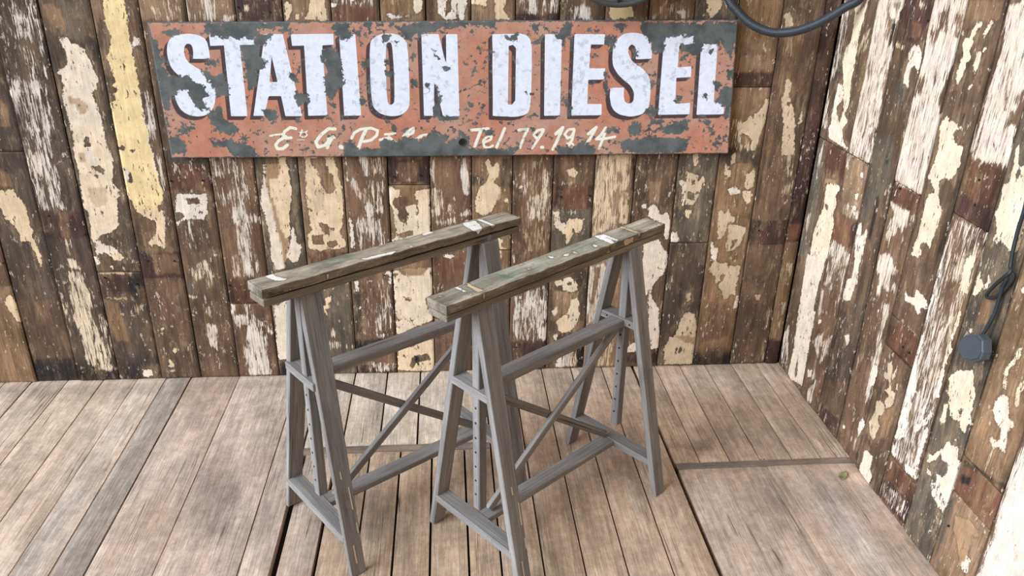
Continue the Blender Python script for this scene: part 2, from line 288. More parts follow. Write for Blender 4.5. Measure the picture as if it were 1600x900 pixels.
# ------------------------------------------------------------------ the walls, plank by plank (patches in mm on the wall, measured along the wall and up)
WALL = """@b0
ce -2692 335 -2678 339 -2674 327 -2668 296 -2665 258 -2668 234 -2681 237 -2692 269 -2696 283 -2706 299 -2704 315
bO -2831 -8 -2640 -8 -2640 369 -2831 369
bM -2831 369 -2640 369 -2640 543 -2831 543
@b1
ce -2646 697 -2628 697 -2585 702 -2585 683 -2566 654 -2562 631 -2568 578 -2558 563 -2568 539 -2559 509 -2558 472 -2569 472 -2578 524 -2604 524 -2606 554 -2617 583 -2634 603 -2642 641 -2659 641
ce -2568 477 -2557 477 -2558 439 -2564 435 -2567 454
bO -2613 762 -2591 748 -2586 715 -2618 706 -2630 725
bO -2561 981 -2547 969 -2546 939 -2551 900 -2580 900
fN -2700 -12 -2498 -12 -2498 91 -2700 91
bM -2700 91 -2498 91 -2498 313 -2700 313
@b2
s4w -2484 1268 -2391 1269 -2394 1147 -2424 891 -2528 891 -2531 1002 -2528 1085
s6w -2530 1040 -2417 1040 -2424 891 -2524 891
s6w -2468 1222 -2391 1214 -2396 1155 -2435 1143 -2477 1166
s6w -2518 900 -2443 899 -2442 705 -2441 629 -2527 635 -2523 784
s8w -2513 829 -2466 815 -2455 705 -2440 632 -2467 632 -2483 715 -2507 761
s8w -2520 724 -2498 706 -2509 635 -2526 640
bK -2558 533 -2362 533 -2362 625 -2558 625
bR -2472 625 -2433 625 -2447 537 -2473 537
s9c -2475 463 -2445 457 -2442 427 -2473 432
s5c -2465 532 -2435 527 -2447 472 -2473 473
s7c -2480 417 -2444 416 -2432 343 -2430 306 -2410 290 -2426 280 -2436 275 -2427 176 -2390 40 -2481 42 -2487 156 -2495 254 -2492 318 -2485 371
s9c -2480 318 -2449 323 -2447 264 -2455 177 -2456 99 -2466 48 -2486 66 -2485 145 -2490 211 -2495 254
s6c -2417 253 -2385 247 -2390 40 -2418 75
s5c -2521 329 -2491 276 -2520 179 -2526 239
fN -2558 -16 -2362 -16 -2362 54 -2558 54
@b3
bO -2381 1257 -2334 1242 -2330 1183 -2361 1187 -2382 1218
bG -2329 1266 -2258 1266 -2281 1148 -2326 1163
cp -2362 1165 -2351 1161 -2331 1161 -2324 1147 -2303 1139 -2285 1129 -2285 1107 -2277 1087 -2273 1066 -2266 1037 -2275 1014 -2294 1003 -2287 982 -2283 952 -2279 917 -2280 888 -2375 888 -2377 939 -2383 990 -2371 1015 -2373 1036 -2369 1053 -2378 1059 -2361 1074 -2344 1086 -2341 1111 -2351 1143
cc -2372 902 -2276 901 -2281 851 -2268 796 -2274 760 -2283 727 -2275 709 -2267 694 -2268 675 -2282 671 -2284 637 -2294 570 -2324 550 -2357 541 -2380 516 -2388 541 -2378 571 -2377 619 -2389 638 -2383 676 -2383 700 -2380 769 -2381 806 -2374 851
ct -2366 990 -2330 986 -2309 964 -2323 939 -2339 939 -2347 964 -2362 969
ct -2372 819 -2351 819 -2353 788 -2370 788
ci -2365 705 -2304 704 -2315 647 -2347 638 -2368 667
cw -2340 828 -2327 810 -2313 792 -2320 778 -2339 792 -2348 810
h -2343 868 -2328 868 -2329 837 -2345 837
h -2341 772 -2312 778 -2299 764 -2307 746 -2320 755
h -2355 756 -2341 758 -2343 751
h -2337 745 -2322 745 -2326 737
h -2339 626 -2328 626 -2331 618 -2340 618
cp -2370 521 -2353 514 -2332 506 -2306 480 -2294 467 -2335 468 -2350 486 -2378 476
cp -2368 527 -2348 509 -2328 508 -2306 478 -2295 462 -2324 455 -2341 475 -2361 490 -2380 479 -2378 509
ce -2334 475 -2298 474 -2296 457 -2315 454 -2328 458
ce -2346 433 -2332 435 -2339 422
cw -2391 471 -2376 466 -2373 436 -2386 438
bK -2422 316 -2217 316 -2217 408 -2422 408
bN -2292 403 -2253 392 -2252 314 -2302 320
ct -2386 413 -2304 413 -2278 406 -2310 404 -2383 407
ct -2388 322 -2316 320 -2304 313 -2336 311 -2386 316
bO -2383 311 -2343 299 -2337 152 -2371 147 -2388 208
s5t -2297 298 -2264 298 -2268 249 -2296 250
fN -2422 -21 -2217 -21 -2217 84 -2422 84
cp -2309 37 -2275 36 -2277 10 -2309 8
@b4
bT -2250 1266 -2218 1267 -2240 1176 -2257 1172
cy -2210 1271 -2150 1271 -2151 1221 -2155 1177 -2153 1140 -2151 1095 -2152 1041 -2151 1003 -2151 965 -2151 890 -2252 890 -2252 939 -2250 973 -2219 980 -2232 999 -2215 1005 -2216 1020 -2228 1020 -2217 1035 -2223 1070 -2228 1111 -2215 1126 -2205 1168 -2213 1192 -2213 1232
cy -2246 901 -2147 901 -2149 850 -2143 782 -2146 712 -2163 607 -2202 613 -2225 622 -2231 647 -2243 671 -2246 704 -2249 722 -2249 769 -2251 828
cy -2160 820 -2144 815 -2144 765 -2136 704 -2134 676 -2145 649 -2165 638 -2204 638 -2173 820
ce -2202 623 -2176 623 -2159 618 -2144 628 -2142 599 -2148 559 -2162 545 -2166 520 -2152 494 -2165 495 -2185 510 -2204 505 -2206 520 -2181 535 -2173 560 -2176 594 -2189 594
ce -2225 636 -2187 624 -2168 595 -2140 624 -2147 580 -2157 498 -2169 506 -2166 543 -2201 499 -2208 518 -2167 558 -2178 595 -2204 603
h -2250 832 -2223 841 -2226 826 -2247 826
h -2215 828 -2196 826 -2204 814
h -2240 769 -2219 745 -2219 720 -2244 722
cw -2241 764 -2229 759 -2231 727 -2244 727
s7w -2140 1003 -2125 1003 -2125 890 -2149 890
s7w -2145 899 -2130 899 -2136 828 -2148 828
s6w -2136 811 -2125 797 -2119 699 -2129 694 -2137 751
cw -2140 1169 -2126 1161 -2126 1145 -2151 1130 -2150 1149
s5w -2124 1149 -2113 1137 -2123 1128
bK -2277 387 -2083 387 -2083 480 -2277 480
bR -2205 475 -2128 469 -2125 402 -2203 403
bM -2277 -25 -2083 -25 -2083 375 -2277 375
bR -2224 387 -2123 380 -2127 169 -2174 170 -2216 297
ce -2219 204 -2210 199 -2217 174 -2222 182
ce -2187 137 -2179 122 -2170 119 -2185 100 -2199 106 -2187 117
ce -2212 81 -2194 57 -2198 46 -2216 43
ci -2215 35 -2195 34 -2196 27 -2216 28
@b5
bT -2112 1271 -1990 1273 -1996 1213 -2115 1212
s5c -2061 1272 -2027 1272 -1997 1249 -1999 1213 -2071 1212
s8c -2075 1249 -2062 1245 -2061 1232 -2071 1232
bD -2143 779 -1948 779 -1948 824 -2143 824
bX -2143 690 -1948 690 -1948 776 -2143 776
bB -2065 764 -2010 755 -2022 698 -2075 699
cw -2096 680 -2002 682 -2000 665 -2004 621 -2019 592 -2050 598 -2073 593 -2082 593 -2108 574 -2108 588 -2081 603 -2083 617 -2105 622
h -2067 665 -2027 667 -2023 646 -2061 646
h -2035 624 -2017 626 -2021 612 -2032 612
bG -2105 622 -2079 617 -2085 588 -2107 579
s6w -2074 588 -2051 593 -2064 488 -2087 499
s3w -2051 593 -2006 592 -2020 487 -2065 493
bM -2097 494 -2010 492 -1992 389 -2103 391
cp -2008 477 -1995 472 -2001 459 -2009 464
s6c -2073 437 -2020 457 -2015 390 -2085 391
s6c -2090 421 -2023 435 -2021 383 -2040 347 -2045 378 -2082 379
s7c -2104 321 -2082 315 -2093 305
s6c -2062 288 -2045 277 -2046 233 -2062 256
s8p -2063 212 -2035 206 -2040 113 -2065 128 -2069 167
s6p -2105 118 -2086 114 -2093 100
bM -2143 -2 -1948 -2 -1948 397 -2143 397
bG -2101 374 -2074 368 -2085 326 -2108 327
@b6
bT -1973 1273 -1844 1274 -1844 1214 -1972 1213
s9p -1977 1273 -1970 1273 -1972 1213 -1979 1213
s8w -1929 1273 -1902 1273 -1896 1214 -1931 1213
s8w -1877 1227 -1846 1227 -1846 1212 -1879 1212
s3c -1960 1273 -1929 1273 -1934 1213 -1965 1213
s6w -1972 803 -1885 803 -1867 730 -1868 644 -1883 635 -1867 576 -1877 556 -1884 387 -1955 388 -1952 446 -1933 486 -1928 567 -1934 586 -1929 626 -1954 640 -1955 703 -1937 740 -1968 740
s8w -1928 635 -1896 640 -1881 615 -1842 600 -1842 580 -1885 581 -1881 536 -1888 398 -1917 393 -1919 486 -1928 567 -1939 582
s8w -1965 764 -1943 759 -1946 736 -1963 740
s7w -1957 688 -1935 683 -1928 640 -1954 640
s5w -1877 796 -1876 730 -1869 640 -1877 644 -1883 707
s6w -1973 796 -1960 796 -1977 641 -1975 708
x2 -1944 740 -1916 745 -1921 693 -1940 683 -1950 712
s5w -1874 480 -1860 475 -1865 397 -1878 403
s7c -1950 460 -1918 459 -1927 387 -1955 387
s7c -1907 433 -1882 453 -1879 396 -1913 386
bX -2008 289 -1809 289 -1809 382 -2008 382
s9w -1972 286 -1958 283 -1969 254 -1975 254
s8w -1925 285 -1906 285 -1905 252 -1841 173 -1861 174 -1874 140 -1867 25 -1869 7 -1943 6 -1949 85 -1952 97 -1937 142 -1920 208 -1948 209 -1978 165 -1968 243 -1925 247
s9w -1924 209 -1871 163 -1870 83 -1867 25 -1932 15 -1949 85
x3 -1882 196 -1863 196 -1862 157 -1881 163
@b7
bK -1835 1274 -1703 1276 -1706 1215 -1839 1214
s7c -1812 1253 -1802 1255 -1803 1245 -1813 1245
bG -1869 271 -1674 271 -1674 825 -1869 825
cp -1813 779 -1804 779 -1807 716 -1802 673 -1796 605 -1788 545 -1782 515 -1776 484 -1778 417 -1807 412 -1821 454 -1815 510 -1821 585 -1832 644 -1829 678 -1816 730
co -1804 779 -1760 779 -1765 682 -1785 668 -1769 555 -1754 514 -1770 453 -1778 417 -1782 515 -1796 605 -1802 673 -1807 716
ce -1762 802 -1740 802 -1733 753 -1729 687 -1745 614 -1750 534 -1763 524 -1778 555 -1788 634 -1801 682 -1801 730 -1769 730 -1759 763
s6t -1799 739 -1764 734 -1765 682 -1769 555 -1754 514 -1798 535 -1798 673
cp -1746 554 -1735 569 -1731 514 -1717 493 -1733 442 -1752 437 -1769 463 -1750 514
cp -1830 278 -1780 299 -1805 69 -1833 62 -1835 139 -1833 223
fN -1869 -38 -1674 -38 -1674 68 -1869 68
@b8
bT -1693 1272 -1592 1274 -1597 1216 -1699 1215
ce -1693 1269 -1673 1263 -1679 1239 -1688 1219 -1698 1217
ce -1669 1234 -1655 1233 -1660 1217 -1670 1217
ce -1620 1276 -1578 1276 -1576 1216 -1639 1218 -1630 1240
ce -1620 1276 -1585 1276 -1584 1254 -1572 1218 -1632 1218
ce -1678 802 -1591 801 -1580 771 -1578 728 -1569 700 -1569 632 -1576 567 -1591 547 -1583 532 -1566 501 -1586 486 -1624 487 -1657 477 -1694 488 -1692 539 -1679 554 -1683 608 -1686 681 -1681 739
ci -1670 705 -1622 691 -1636 623 -1655 613 -1671 643
h -1662 799 -1613 799 -1608 757 -1595 738 -1595 714 -1587 697 -1605 676 -1620 678 -1634 710 -1639 757 -1660 771
bO -1631 748 -1591 738 -1590 695 -1614 676 -1630 700
h -1654 578 -1626 573 -1617 543 -1625 530 -1640 543
h -1613 563 -1597 558 -1610 548
h -1685 539 -1644 533 -1641 502 -1674 503
h -1631 513 -1598 517 -1600 497 -1628 487
h -1679 628 -1668 625 -1671 617 -1679 618
bX -1734 394 -1533 394 -1533 476 -1734 476
bG -1734 -42 -1533 -42 -1533 394 -1734 394
ce -1655 305 -1635 309 -1634 290 -1645 281 -1640 267 -1653 258 -1651 235 -1666 249 -1669 268 -1656 277
cc -1630 339 -1620 341 -1622 335
s6c -1646 182 -1626 177 -1632 153 -1644 154
s7c -1655 130 -1621 129 -1627 100 -1653 95
s6c -1597 114 -1571 113 -1572 103 -1597 104
s4c -1626 290 -1589 285 -1590 271 -1623 272
s4c -1566 266 -1559 266 -1562 223 -1568 228
@b9
bB -1559 1257 -1429 1255 -1431 1218 -1565 1217
s5w -1561 1277 -1435 1279 -1436 1258 -1559 1260
cw -1562 1264 -1544 1264 -1552 1250 -1561 1254
s7w -1456 1278 -1438 1279 -1447 1260 -1454 1260
cw -1505 1278 -1494 1278 -1501 1264
s7c -1542 728 -1515 723 -1510 661 -1527 680
s6c -1492 728 -1438 718 -1443 611 -1499 601 -1504 680
s9w -1506 801 -1483 801 -1482 737 -1496 737
s5c -1479 801 -1429 801 -1432 732 -1478 733
cw -1553 801 -1548 801 -1551 733 -1543 719 -1551 721
s9w -1499 651 -1469 641 -1481 596 -1499 601
cw -1552 617 -1546 592 -1539 481 -1553 486 -1555 562
s6w -1527 597 -1453 591 -1434 510 -1440 489 -1521 480
s7w -1527 597 -1500 582 -1514 506 -1528 511
s4c -1530 366 -1428 374 -1420 167 -1535 161
s6w -1486 283 -1428 272 -1432 177 -1492 169
cw -1551 362 -1539 366 -1533 330 -1549 323
cw -1503 373 -1491 370 -1498 356
cw -1450 392 -1441 390 -1446 379
cw -1541 274 -1533 266 -1539 258
cw -1537 228 -1528 230 -1532 209
cw -1439 401 -1424 401 -1426 351 -1433 355
s9w -1484 157 -1459 156 -1476 140
cw -1552 146 -1542 144 -1544 136
bD -1553 330 -1533 321 -1539 151 -1556 147
bN -1593 100 -1390 100 -1390 139 -1593 139
bR -1593 34 -1390 34 -1390 97 -1593 97
bK -1593 -19 -1390 -19 -1390 34 -1593 34
s6p -1516 42 -1421 39 -1423 4 -1518 7
@b10
cp -1319 1280 -1294 1280 -1295 1250 -1313 1236 -1323 1253
cw -1405 1235 -1388 1239 -1374 1232 -1356 1232 -1349 1224 -1378 1220 -1392 1225
cw -1349 1232 -1327 1237 -1335 1225
bO -1425 1275 -1322 1276 -1327 1239 -1427 1238
s4t -1417 1279 -1326 1280 -1334 1256 -1419 1255
bG -1450 796 -1255 796 -1255 815 -1450 815
bK -1450 711 -1255 711 -1255 794 -1450 794
bR -1385 784 -1321 784 -1323 717 -1383 718
cc -1420 703 -1407 699 -1385 669 -1403 665 -1404 655 -1409 640 -1392 615 -1388 580 -1365 570 -1359 610 -1368 630 -1335 644 -1326 615 -1324 678 -1310 691 -1287 693 -1288 528 -1420 510 -1400 530 -1403 570 -1410 630 -1422 655
ce -1407 684 -1384 694 -1384 674 -1371 664 -1403 665
ce -1333 683 -1310 691 -1289 693 -1287 664 -1311 649 -1334 654
h -1331 620 -1324 600 -1334 597
h -1395 540 -1342 547 -1343 534 -1391 520
bR -1408 660 -1357 664 -1359 610 -1365 570 -1388 590
cc -1420 401 -1397 407 -1390 391 -1370 377 -1345 390 -1291 412 -1285 371 -1280 316 -1306 298 -1311 274 -1283 212 -1416 155 -1416 272 -1419 341
co -1385 409 -1291 412 -1320 385 -1370 382
h -1387 304 -1348 294 -1361 285 -1377 290
h -1414 218 -1397 215 -1406 203
h -1411 186 -1400 186 -1405 177
h -1367 214 -1355 214 -1359 204
h -1414 391 -1402 389 -1411 373
ce -1412 99 -1363 107 -1284 142 -1283 10 -1301 3 -1418 9
h -1364 63 -1308 76 -1300 51 -1352 38 -1366 13 -1374 28
h -1394 79 -1386 59 -1399 64
h -1350 110 -1337 107 -1341 99
bN -1364 78 -1303 76 -1304 36 -1366 18
@b11
bR -1289 1280 -1159 1282 -1159 1220 -1290 1219
cw -1251 1281 -1159 1282 -1163 1251 -1170 1222 -1231 1221 -1245 1240 -1248 1257
h -1225 1281 -1210 1281 -1206 1247 -1224 1230 -1231 1243 -1220 1257
h -1191 1247 -1188 1247 -1188 1227 -1192 1227
s8p -1279 800 -1266 793 -1272 707 -1281 727
s9w -1181 800 -1170 788 -1161 726 -1159 670 -1171 672 -1180 711
s7c -1282 693 -1250 690 -1241 658 -1242 604 -1270 599 -1283 659
s7c -1229 641 -1211 638 -1214 608 -1228 614
s7c -1266 579 -1195 593 -1200 573 -1262 559
s7p -1190 603 -1152 623 -1152 603 -1181 598
cw -1249 455 -1230 459 -1201 457 -1221 442 -1235 447
bR -1315 -55 -1119 -55 -1119 454 -1315 454
bB -1274 445 -1177 465 -1173 375 -1275 376
@b12
ce -1152 1282 -1102 1282 -1103 1262 -1109 1257 -1116 1262 -1134 1268 -1152 1265
ce -1078 1282 -1051 1283 -1051 1252 -1029 1223 -1076 1223
ce -1069 1283 -1046 1284 -1050 1249 -1032 1225 -1064 1225
bT -1152 1265 -1080 1259 -1080 1223 -1152 1222
bO -1179 452 -985 452 -985 820 -1179 820
bD -1147 735 -1110 730 -1110 701 -1147 701
bD -1050 792 -1020 792 -1018 700 -1049 701
ce -1105 783 -1091 797 -1082 759 -1068 778 -1057 773 -1059 740 -1077 715 -1053 691 -1058 662 -1072 632 -1081 617 -1105 597 -1133 608 -1138 642 -1124 692 -1105 711 -1091 735
ce -1041 659 -1027 656 -1029 641 -1039 644
ct -1062 657 -1049 706 -1055 637
ce -1061 518 -1042 512 -1046 484 -1026 478 -1060 474
ce -1056 471 -1046 471 -1050 405 -1052 405
bT -1179 -32 -985 -32 -985 404 -1179 404
@b13
s5w -1014 1284 -884 1285 -884 1242 -986 1241
s8w -986 1256 -954 1259 -954 1241 -981 1241
s8w -971 1284 -955 1285 -954 1254 -968 1254
bK -1045 1207 -851 1207 -851 1240 -1045 1240
s5t -989 777 -892 791 -877 523 -904 471 -977 462 -985 586
s7c -909 758 -895 758 -885 625 -903 575 -961 586 -963 661 -916 675
s5w -984 550 -918 585 -919 482 -977 451
cw -992 705 -983 700 -985 687 -992 688
s6w -984 758 -970 758 -965 724 -983 725
s6w -1006 452 -997 452 -996 425 -1006 425
s6w -999 299 -882 341 -874 120 -1000 118
cw -913 281 -892 280 -902 261
cw -955 265 -935 265 -942 243
s9w -919 168 -881 173 -882 126 -908 127
s8w -1002 221 -977 232 -980 140 -1001 129
cw -984 299 -974 296 -976 277
bK -1045 -36 -851 -36 -851 115 -1045 115
@b14
bM -911 1208 -711 1208 -711 1282 -911 1282
s8w -839 1260 -811 1269 -790 1256 -788 1228 -837 1227
s5t -835 1286 -794 1286 -797 1265 -825 1264
bM -911 707 -711 707 -711 804 -911 804
bO -855 797 -808 797 -808 705 -841 710
ce -832 756 -813 761 -798 744 -809 727 -828 734 -838 754
s7c -846 711 -813 711 -817 704 -846 704
bB -911 615 -711 615 -711 702 -911 702
bK -767 700 -741 700 -740 615 -760 615
bK -874 701 -850 700 -837 616 -871 616
bG -911 448 -711 448 -711 615 -911 615
cc -875 611 -856 609 -850 575 -830 562 -838 529 -868 555 -869 571
ce -830 562 -823 580 -797 583 -768 585 -775 539 -794 534 -805 549 -808 513 -819 492 -827 495 -828 524 -838 534
s6p -832 613 -798 608 -798 600 -831 601
bT -868 313 -772 306 -759 158 -846 137
cc -858 354 -835 356 -834 340 -854 324
cc -830 362 -806 370 -784 345 -776 339 -775 317 -792 306 -831 318
h -817 348 -800 348 -799 334 -814 337
cc -801 284 -771 286 -765 216 -773 182 -795 153 -817 171 -813 205 -824 217 -809 228 -800 256
ce -849 195 -824 217 -808 205 -795 153 -826 145 -837 160
cp -868 235 -846 260 -842 235 -854 212
s5t -863 313 -772 311 -771 284 -816 268 -838 195 -854 212
cp -857 146 -841 143 -845 120 -856 120
bD -772 388 -742 398 -739 169 -760 181
s7c -841 19 -817 66 -770 71 -767 6 -836 8
cw -839 37 -822 54 -820 7 -838 8
bN -770 76 -740 88 -751 5 -767 6
@b15
bR -743 1287 -608 1288 -602 1229 -736 1228
cy -732 1263 -657 1264 -655 1244 -645 1233 -720 1227 -726 1244
bT -737 801 -610 801 -600 562 -735 533
s8e -742 806 -629 806 -622 714 -629 684 -656 659 -668 553 -735 523 -741 635
s8e -643 684 -623 674 -615 568 -649 568 -654 634
x4 -672 748 -648 743 -641 714 -660 709
x3 -676 674 -659 694 -651 594 -671 594
x4 -719 594 -699 574 -701 538 -717 553
s8p -737 404 -684 424 -685 365 -695 209 -737 175
x3 -722 403 -697 406 -700 365 -712 316 -717 226 -722 226
s7e -687 86 -638 132 -629 7 -687 8
bK -621 791 -607 801 -605 684 -614 684
@b16
bT -603 1288 -467 1290 -464 1230 -598 1229
s7c -593 1231 -556 1285 -546 1280 -575 1241 -588 1229
s4c -565 1289 -476 1290 -469 1230 -560 1230
cw -524 1250 -496 1257 -489 1235 -503 1232 -509 1246 -518 1237
s3p -544 805 -520 805 -517 733 -518 643 -537 633 -542 733
s5w -544 805 -520 805 -526 767 -538 772
bT -554 713 -515 713 -518 638 -547 638
bD -590 791 -561 791 -556 623 -575 623
cp -555 618 -537 633 -522 628 -509 597 -494 592 -485 605 -476 587 -471 561 -471 509 -480 501 -490 551 -511 567 -548 588
cw -576 628 -557 638 -560 618 -570 617
cp -559 489 -505 504 -481 467 -464 445 -462 423 -469 391 -492 364 -548 365
h -504 462 -493 456 -498 435 -504 440
h -505 422 -495 422 -494 417 -504 418
cp -553 484 -509 491 -471 418 -481 361 -489 361 -509 329 -513 295 -477 235 -461 77 -501 69 -521 295 -551 279
cp -588 72 -552 106 -540 61 -579 58
bK -580 62 -468 59 -463 14 -584 17
@b17
bG -467 1290 -377 1291 -311 1232 -462 1230
ce -434 1290 -379 1291 -381 1269 -403 1233 -412 1233 -413 1242 -429 1255 -421 1264
ce -376 1287 -360 1274 -363 1260 -374 1269
bG -494 489 -297 489 -297 829 -494 829
ce -419 807 -398 807 -397 761 -412 766
ci -432 747 -417 742 -389 732 -389 712 -372 732 -366 702 -379 672 -388 642 -399 627 -424 632 -433 673 -458 717 -433 712
h -412 717 -399 715 -402 697 -410 700
h -424 677 -399 672 -396 647 -421 652
cp -461 722 -432 707 -428 627 -436 627 -442 683
ce -427 612 -392 611 -403 596 -408 576 -416 586
cp -465 530 -440 532 -431 495 -459 495
bD -494 3 -297 3 -297 487 -494 487
s5c -461 361 -436 371 -430 316 -456 311
ct -384 295 -367 301 -366 270 -378 261
ci -378 219 -363 221 -346 212 -338 189 -329 160 -325 101 -322 4 -435 4 -442 68 -426 121 -410 120 -394 173 -391 196
h -389 78 -375 72 -378 48 -387 54
h -400 82 -392 75 -396 48
co -410 126 -373 125 -335 119 -332 89 -365 96
@b18
bO -331 1212 -186 1213 -181 1070 -309 1070
bT -289 1170 -206 1166 -197 1084 -276 1083
bK -357 1024 -155 1024 -155 1071 -357 1071
cw -195 1112 -188 1114 -186 1099 -191 1097
bT -307 1021 -192 1021 -190 948 -301 930
ci -194 989 -186 989 -185 962 -189 911 -199 864 -206 835 -208 816 -223 816 -224 854 -251 873 -265 873 -269 902 -240 930 -214 948 -206 962
s6c -311 930 -270 911 -244 864 -223 816 -286 816
bD -326 828 -196 828 -192 770 -210 731 -310 741
ci -285 811 -273 811 -271 775 -289 765 -280 741 -276 726 -288 726 -304 736 -306 770 -299 770 -297 756 -287 751
bO -266 775 -212 775 -210 731 -229 686 -273 686 -276 741
ci -228 736 -212 738 -202 758 -198 745 -195 696 -208 681 -226 686 -227 711
cw -282 681 -260 699 -240 676 -246 666 -275 662
ce -232 676 -198 678 -197 640 -211 630 -229 656
bO -310 666 -219 656 -216 594 -254 584 -296 600
ci -307 606 -292 608 -281 595 -271 613 -255 587 -239 584 -246 564 -267 569 -276 506 -296 501
ci -266 559 -230 553 -199 547 -201 526 -214 479 -242 455 -257 458 -265 480 -259 506
h -243 500 -227 498 -234 474 -243 463
cp -320 491 -310 493 -300 469 -289 469 -291 421 -309 421
bO -272 453 -200 452 -204 403 -268 420
ci -313 391 -303 413 -288 418 -277 410 -251 412 -245 401 -201 400 -199 373 -204 334 -208 320 -203 289 -219 287 -233 273 -242 267 -255 301 -271 324 -265 341 -285 335 -286 363 -306 375
h -268 366 -251 368 -255 343 -266 346
cp -200 283 -189 283 -190 232 -203 232 -203 246
bR -299 257 -230 256 -207 121 -306 94 -293 170
s3t -299 257 -230 256 -217 157 -297 159
cw -134 41 -123 41 -122 17
fN -357 -85 -155 -85 -155 59 -357 59
@b19
bO -175 1205 -117 1188 -130 1154 -162 1154
s5t -166 1179 -143 1175 -134 1123 -170 1119
ci -142 1048 -131 1050 -123 1044 -122 994 -112 980 -91 929 -72 801 -118 801 -125 901 -146 985 -141 999
h -131 978 -116 978 -115 967 -126 966
h -126 994 -103 994 -110 985
ci -79 929 -68 946 -64 911 -81 899
h -79 925 -72 929 -73 911
ci -178 1247 -165 1254 -151 1239 -144 1209 -169 1209
s6i -124 833 -77 832 -61 695 -69 680 -87 700 -90 779
s7i -99 685 -73 705 -60 690 -76 662 -95 670
s4t -138 833 -119 833 -109 745 -121 755
bN -215 478 -20 478 -20 569 -215 569
bK -136 568 -55 567 -51 482 -164 483
ct -135 288 -103 287 -115 259
s5i -75 241 -52 217 -55 147 -76 142
cw -66 97 -55 94 -59 85
s5p -185 115 -174 115 -165 12 -173 12
s5p -66 46 -49 39 -50 8 -61 9
@b20
s5c -40 414 -13 408 -6 369 -32 336
s5i -34 251 -8 257 -11 176 -31 135
s6i -37 411 -12 405 -10 361 -36 362
@r0
bG -15 860 58 868 68 767 90 472 7 438 -6 644
bD 5 1237 64 1255 67 1160 60 1059 -7 1047
s6u -20 1297 66 1272 61 1150 59 1086 -7 1047 -16 1095 -12 1183
s7u -24 1089 44 1096 10 1032 53 905 -16 888 -20 1004
cp 56 910 144 931 171 888 208 880 197 873 137 875 75 878
cc 84 1274 89 1306 156 1312 149 1268 141 1203 145 1130 147 1058 159 1009 151 981 137 969 172 955 147 923 124 931 130 985 96 1066 65 1117 76 1161 96 1181 95 1226
cp 63 1051 105 1046 111 1008 85 976 116 938 149 919 64 903 65 976
bM 154 1296 216 1310 222 1198 223 1031 189 937 156 1060
s5e 150 1204 193 1226 198 1174 157 1144
bX 58 868 209 867 208 767 80 765
s6u 28 837 49 838 50 732 28 730
s4u -24 799 50 862 56 744 32 667
s5u 17 590 44 610 46 549 5 534
co 96 751 165 763 179 753 131 743 103 734
cc 115 733 136 744 196 759 202 746 188 718 201 699 191 662 210 630 205 580 215 519 92 468 90 555 102 606 124 658 114 709
h 129 672 147 676 151 658 139 654
cu 169 740 196 761 203 747 188 718
cp 72 473 206 528 194 439 187 389 185 314 203 312 204 226 206 137 215 28 112 0 94 13 100 124 85 281 81 351
s6u 5 131 41 173 82 42 27 11
h 141 41 143 113 162 42 149 22
@r1
bT 216 1310 343 1321 349 976 215 943
s8u 214 1313 345 1325 334 1235 341 1164 335 1085 359 974 216 939 222 1097 222 1198
x5 295 1309 337 1317 330 1298 308 1296
x3 285 1278 338 1262 333 1201 314 1191
x6 215 1133 254 1143 273 1098 259 1071
s8u 204 945 337 977 342 916 344 870 215 864
bN 316 1259 334 1261 339 1206 324 1204
bT 213 859 346 866 351 696 247 686
s9p 213 859 231 860 238 821 218 825
cu 308 829 325 843 329 822 317 820
cu 304 763 320 771 324 750 311 748
cu 226 759 239 763 240 749
s6t 245 714 297 727 337 718 346 699 305 684 257 685
cu 290 720 314 730 340 724 318 721
cu 305 707 330 714 330 702
bB 202 661 336 677 333 597 212 588
bK 312 668 351 696 359 602 323 597
s7p 205 580 257 590 332 587 335 569 224 523
bR 213 523 341 577 345 383 344 135 206 51
s6p 211 528 340 581 349 547 312 531 282 483 277 395 231 481
s5p 292 507 339 537 346 332 323 362 335 453
s8p 218 409 234 411 249 335 232 310
s8p 244 487 259 488 249 438 231 430
cp 240 304 257 315 257 302 241 288
s8p 231 218 284 279 286 248 275 220 290 103 272 92 277 189
s7p 294 253 339 298 335 233 297 168
cu 235 109 263 126 268 101 240 84
s7p 259 38 305 123 300 24 274 2
bD 212 180 247 205 236 121 217 110
@r2
bK 331 1331 478 1343 487 1230 358 1216
bB 413 1274 455 1272 462 1241 415 1235
s7c 421 1321 452 1327 459 1310 433 1308
s7e 353 1208 397 1210 395 1199 364 1202
cp 423 1199 442 1223 477 1213 491 1188 487 1166 485 1154 465 1169 449 1156 453 1130 458 1101 444 1117 430 1115 426 1152 434 1175
bG 391 1119 452 1115 457 1071 419 1055
bG 336 948 445 975 470 844 371 681 355 720 344 870
bN 427 918 435 916 436 896 427 898
bN 418 794 434 799 445 769 439 706 439 666 424 665 422 726
cu 357 694 373 697 385 659 395 667 402 692 417 680 413 602 371 584 354 647
cu 440 1067 450 1069 451 1062 444 1062
cp 375 595 406 608 413 592 407 576 417 519 406 491 402 455 383 444 362 436 360 418 352 461 360 508 383 523
cp 413 337 438 358 445 335 439 314 424 323
bD 358 399 490 484 492 220 345 131
bK 366 55 477 68 484 2 359 -6
s8p 347 48 357 50 357 4 348 -2
s8p 403 41 410 42 407 15 401 11
@r3
bR 488 1334 627 1346 637 1045 490 1009
s9u 483 1337 631 1349 626 1199 613 1159 604 1109 639 1042 492 1006 488 1066 498 1124 501 1197 492 1248
x5 520 1303 558 1317 578 1269 558 1260 537 1278
x5 506 1260 546 1272 529 1222 511 1219
x4 590 1310 620 1310 623 1262 608 1256
x5 496 1145 533 1152 524 1111 500 1087
x4 605 1178 626 1199 624 1106 610 1110
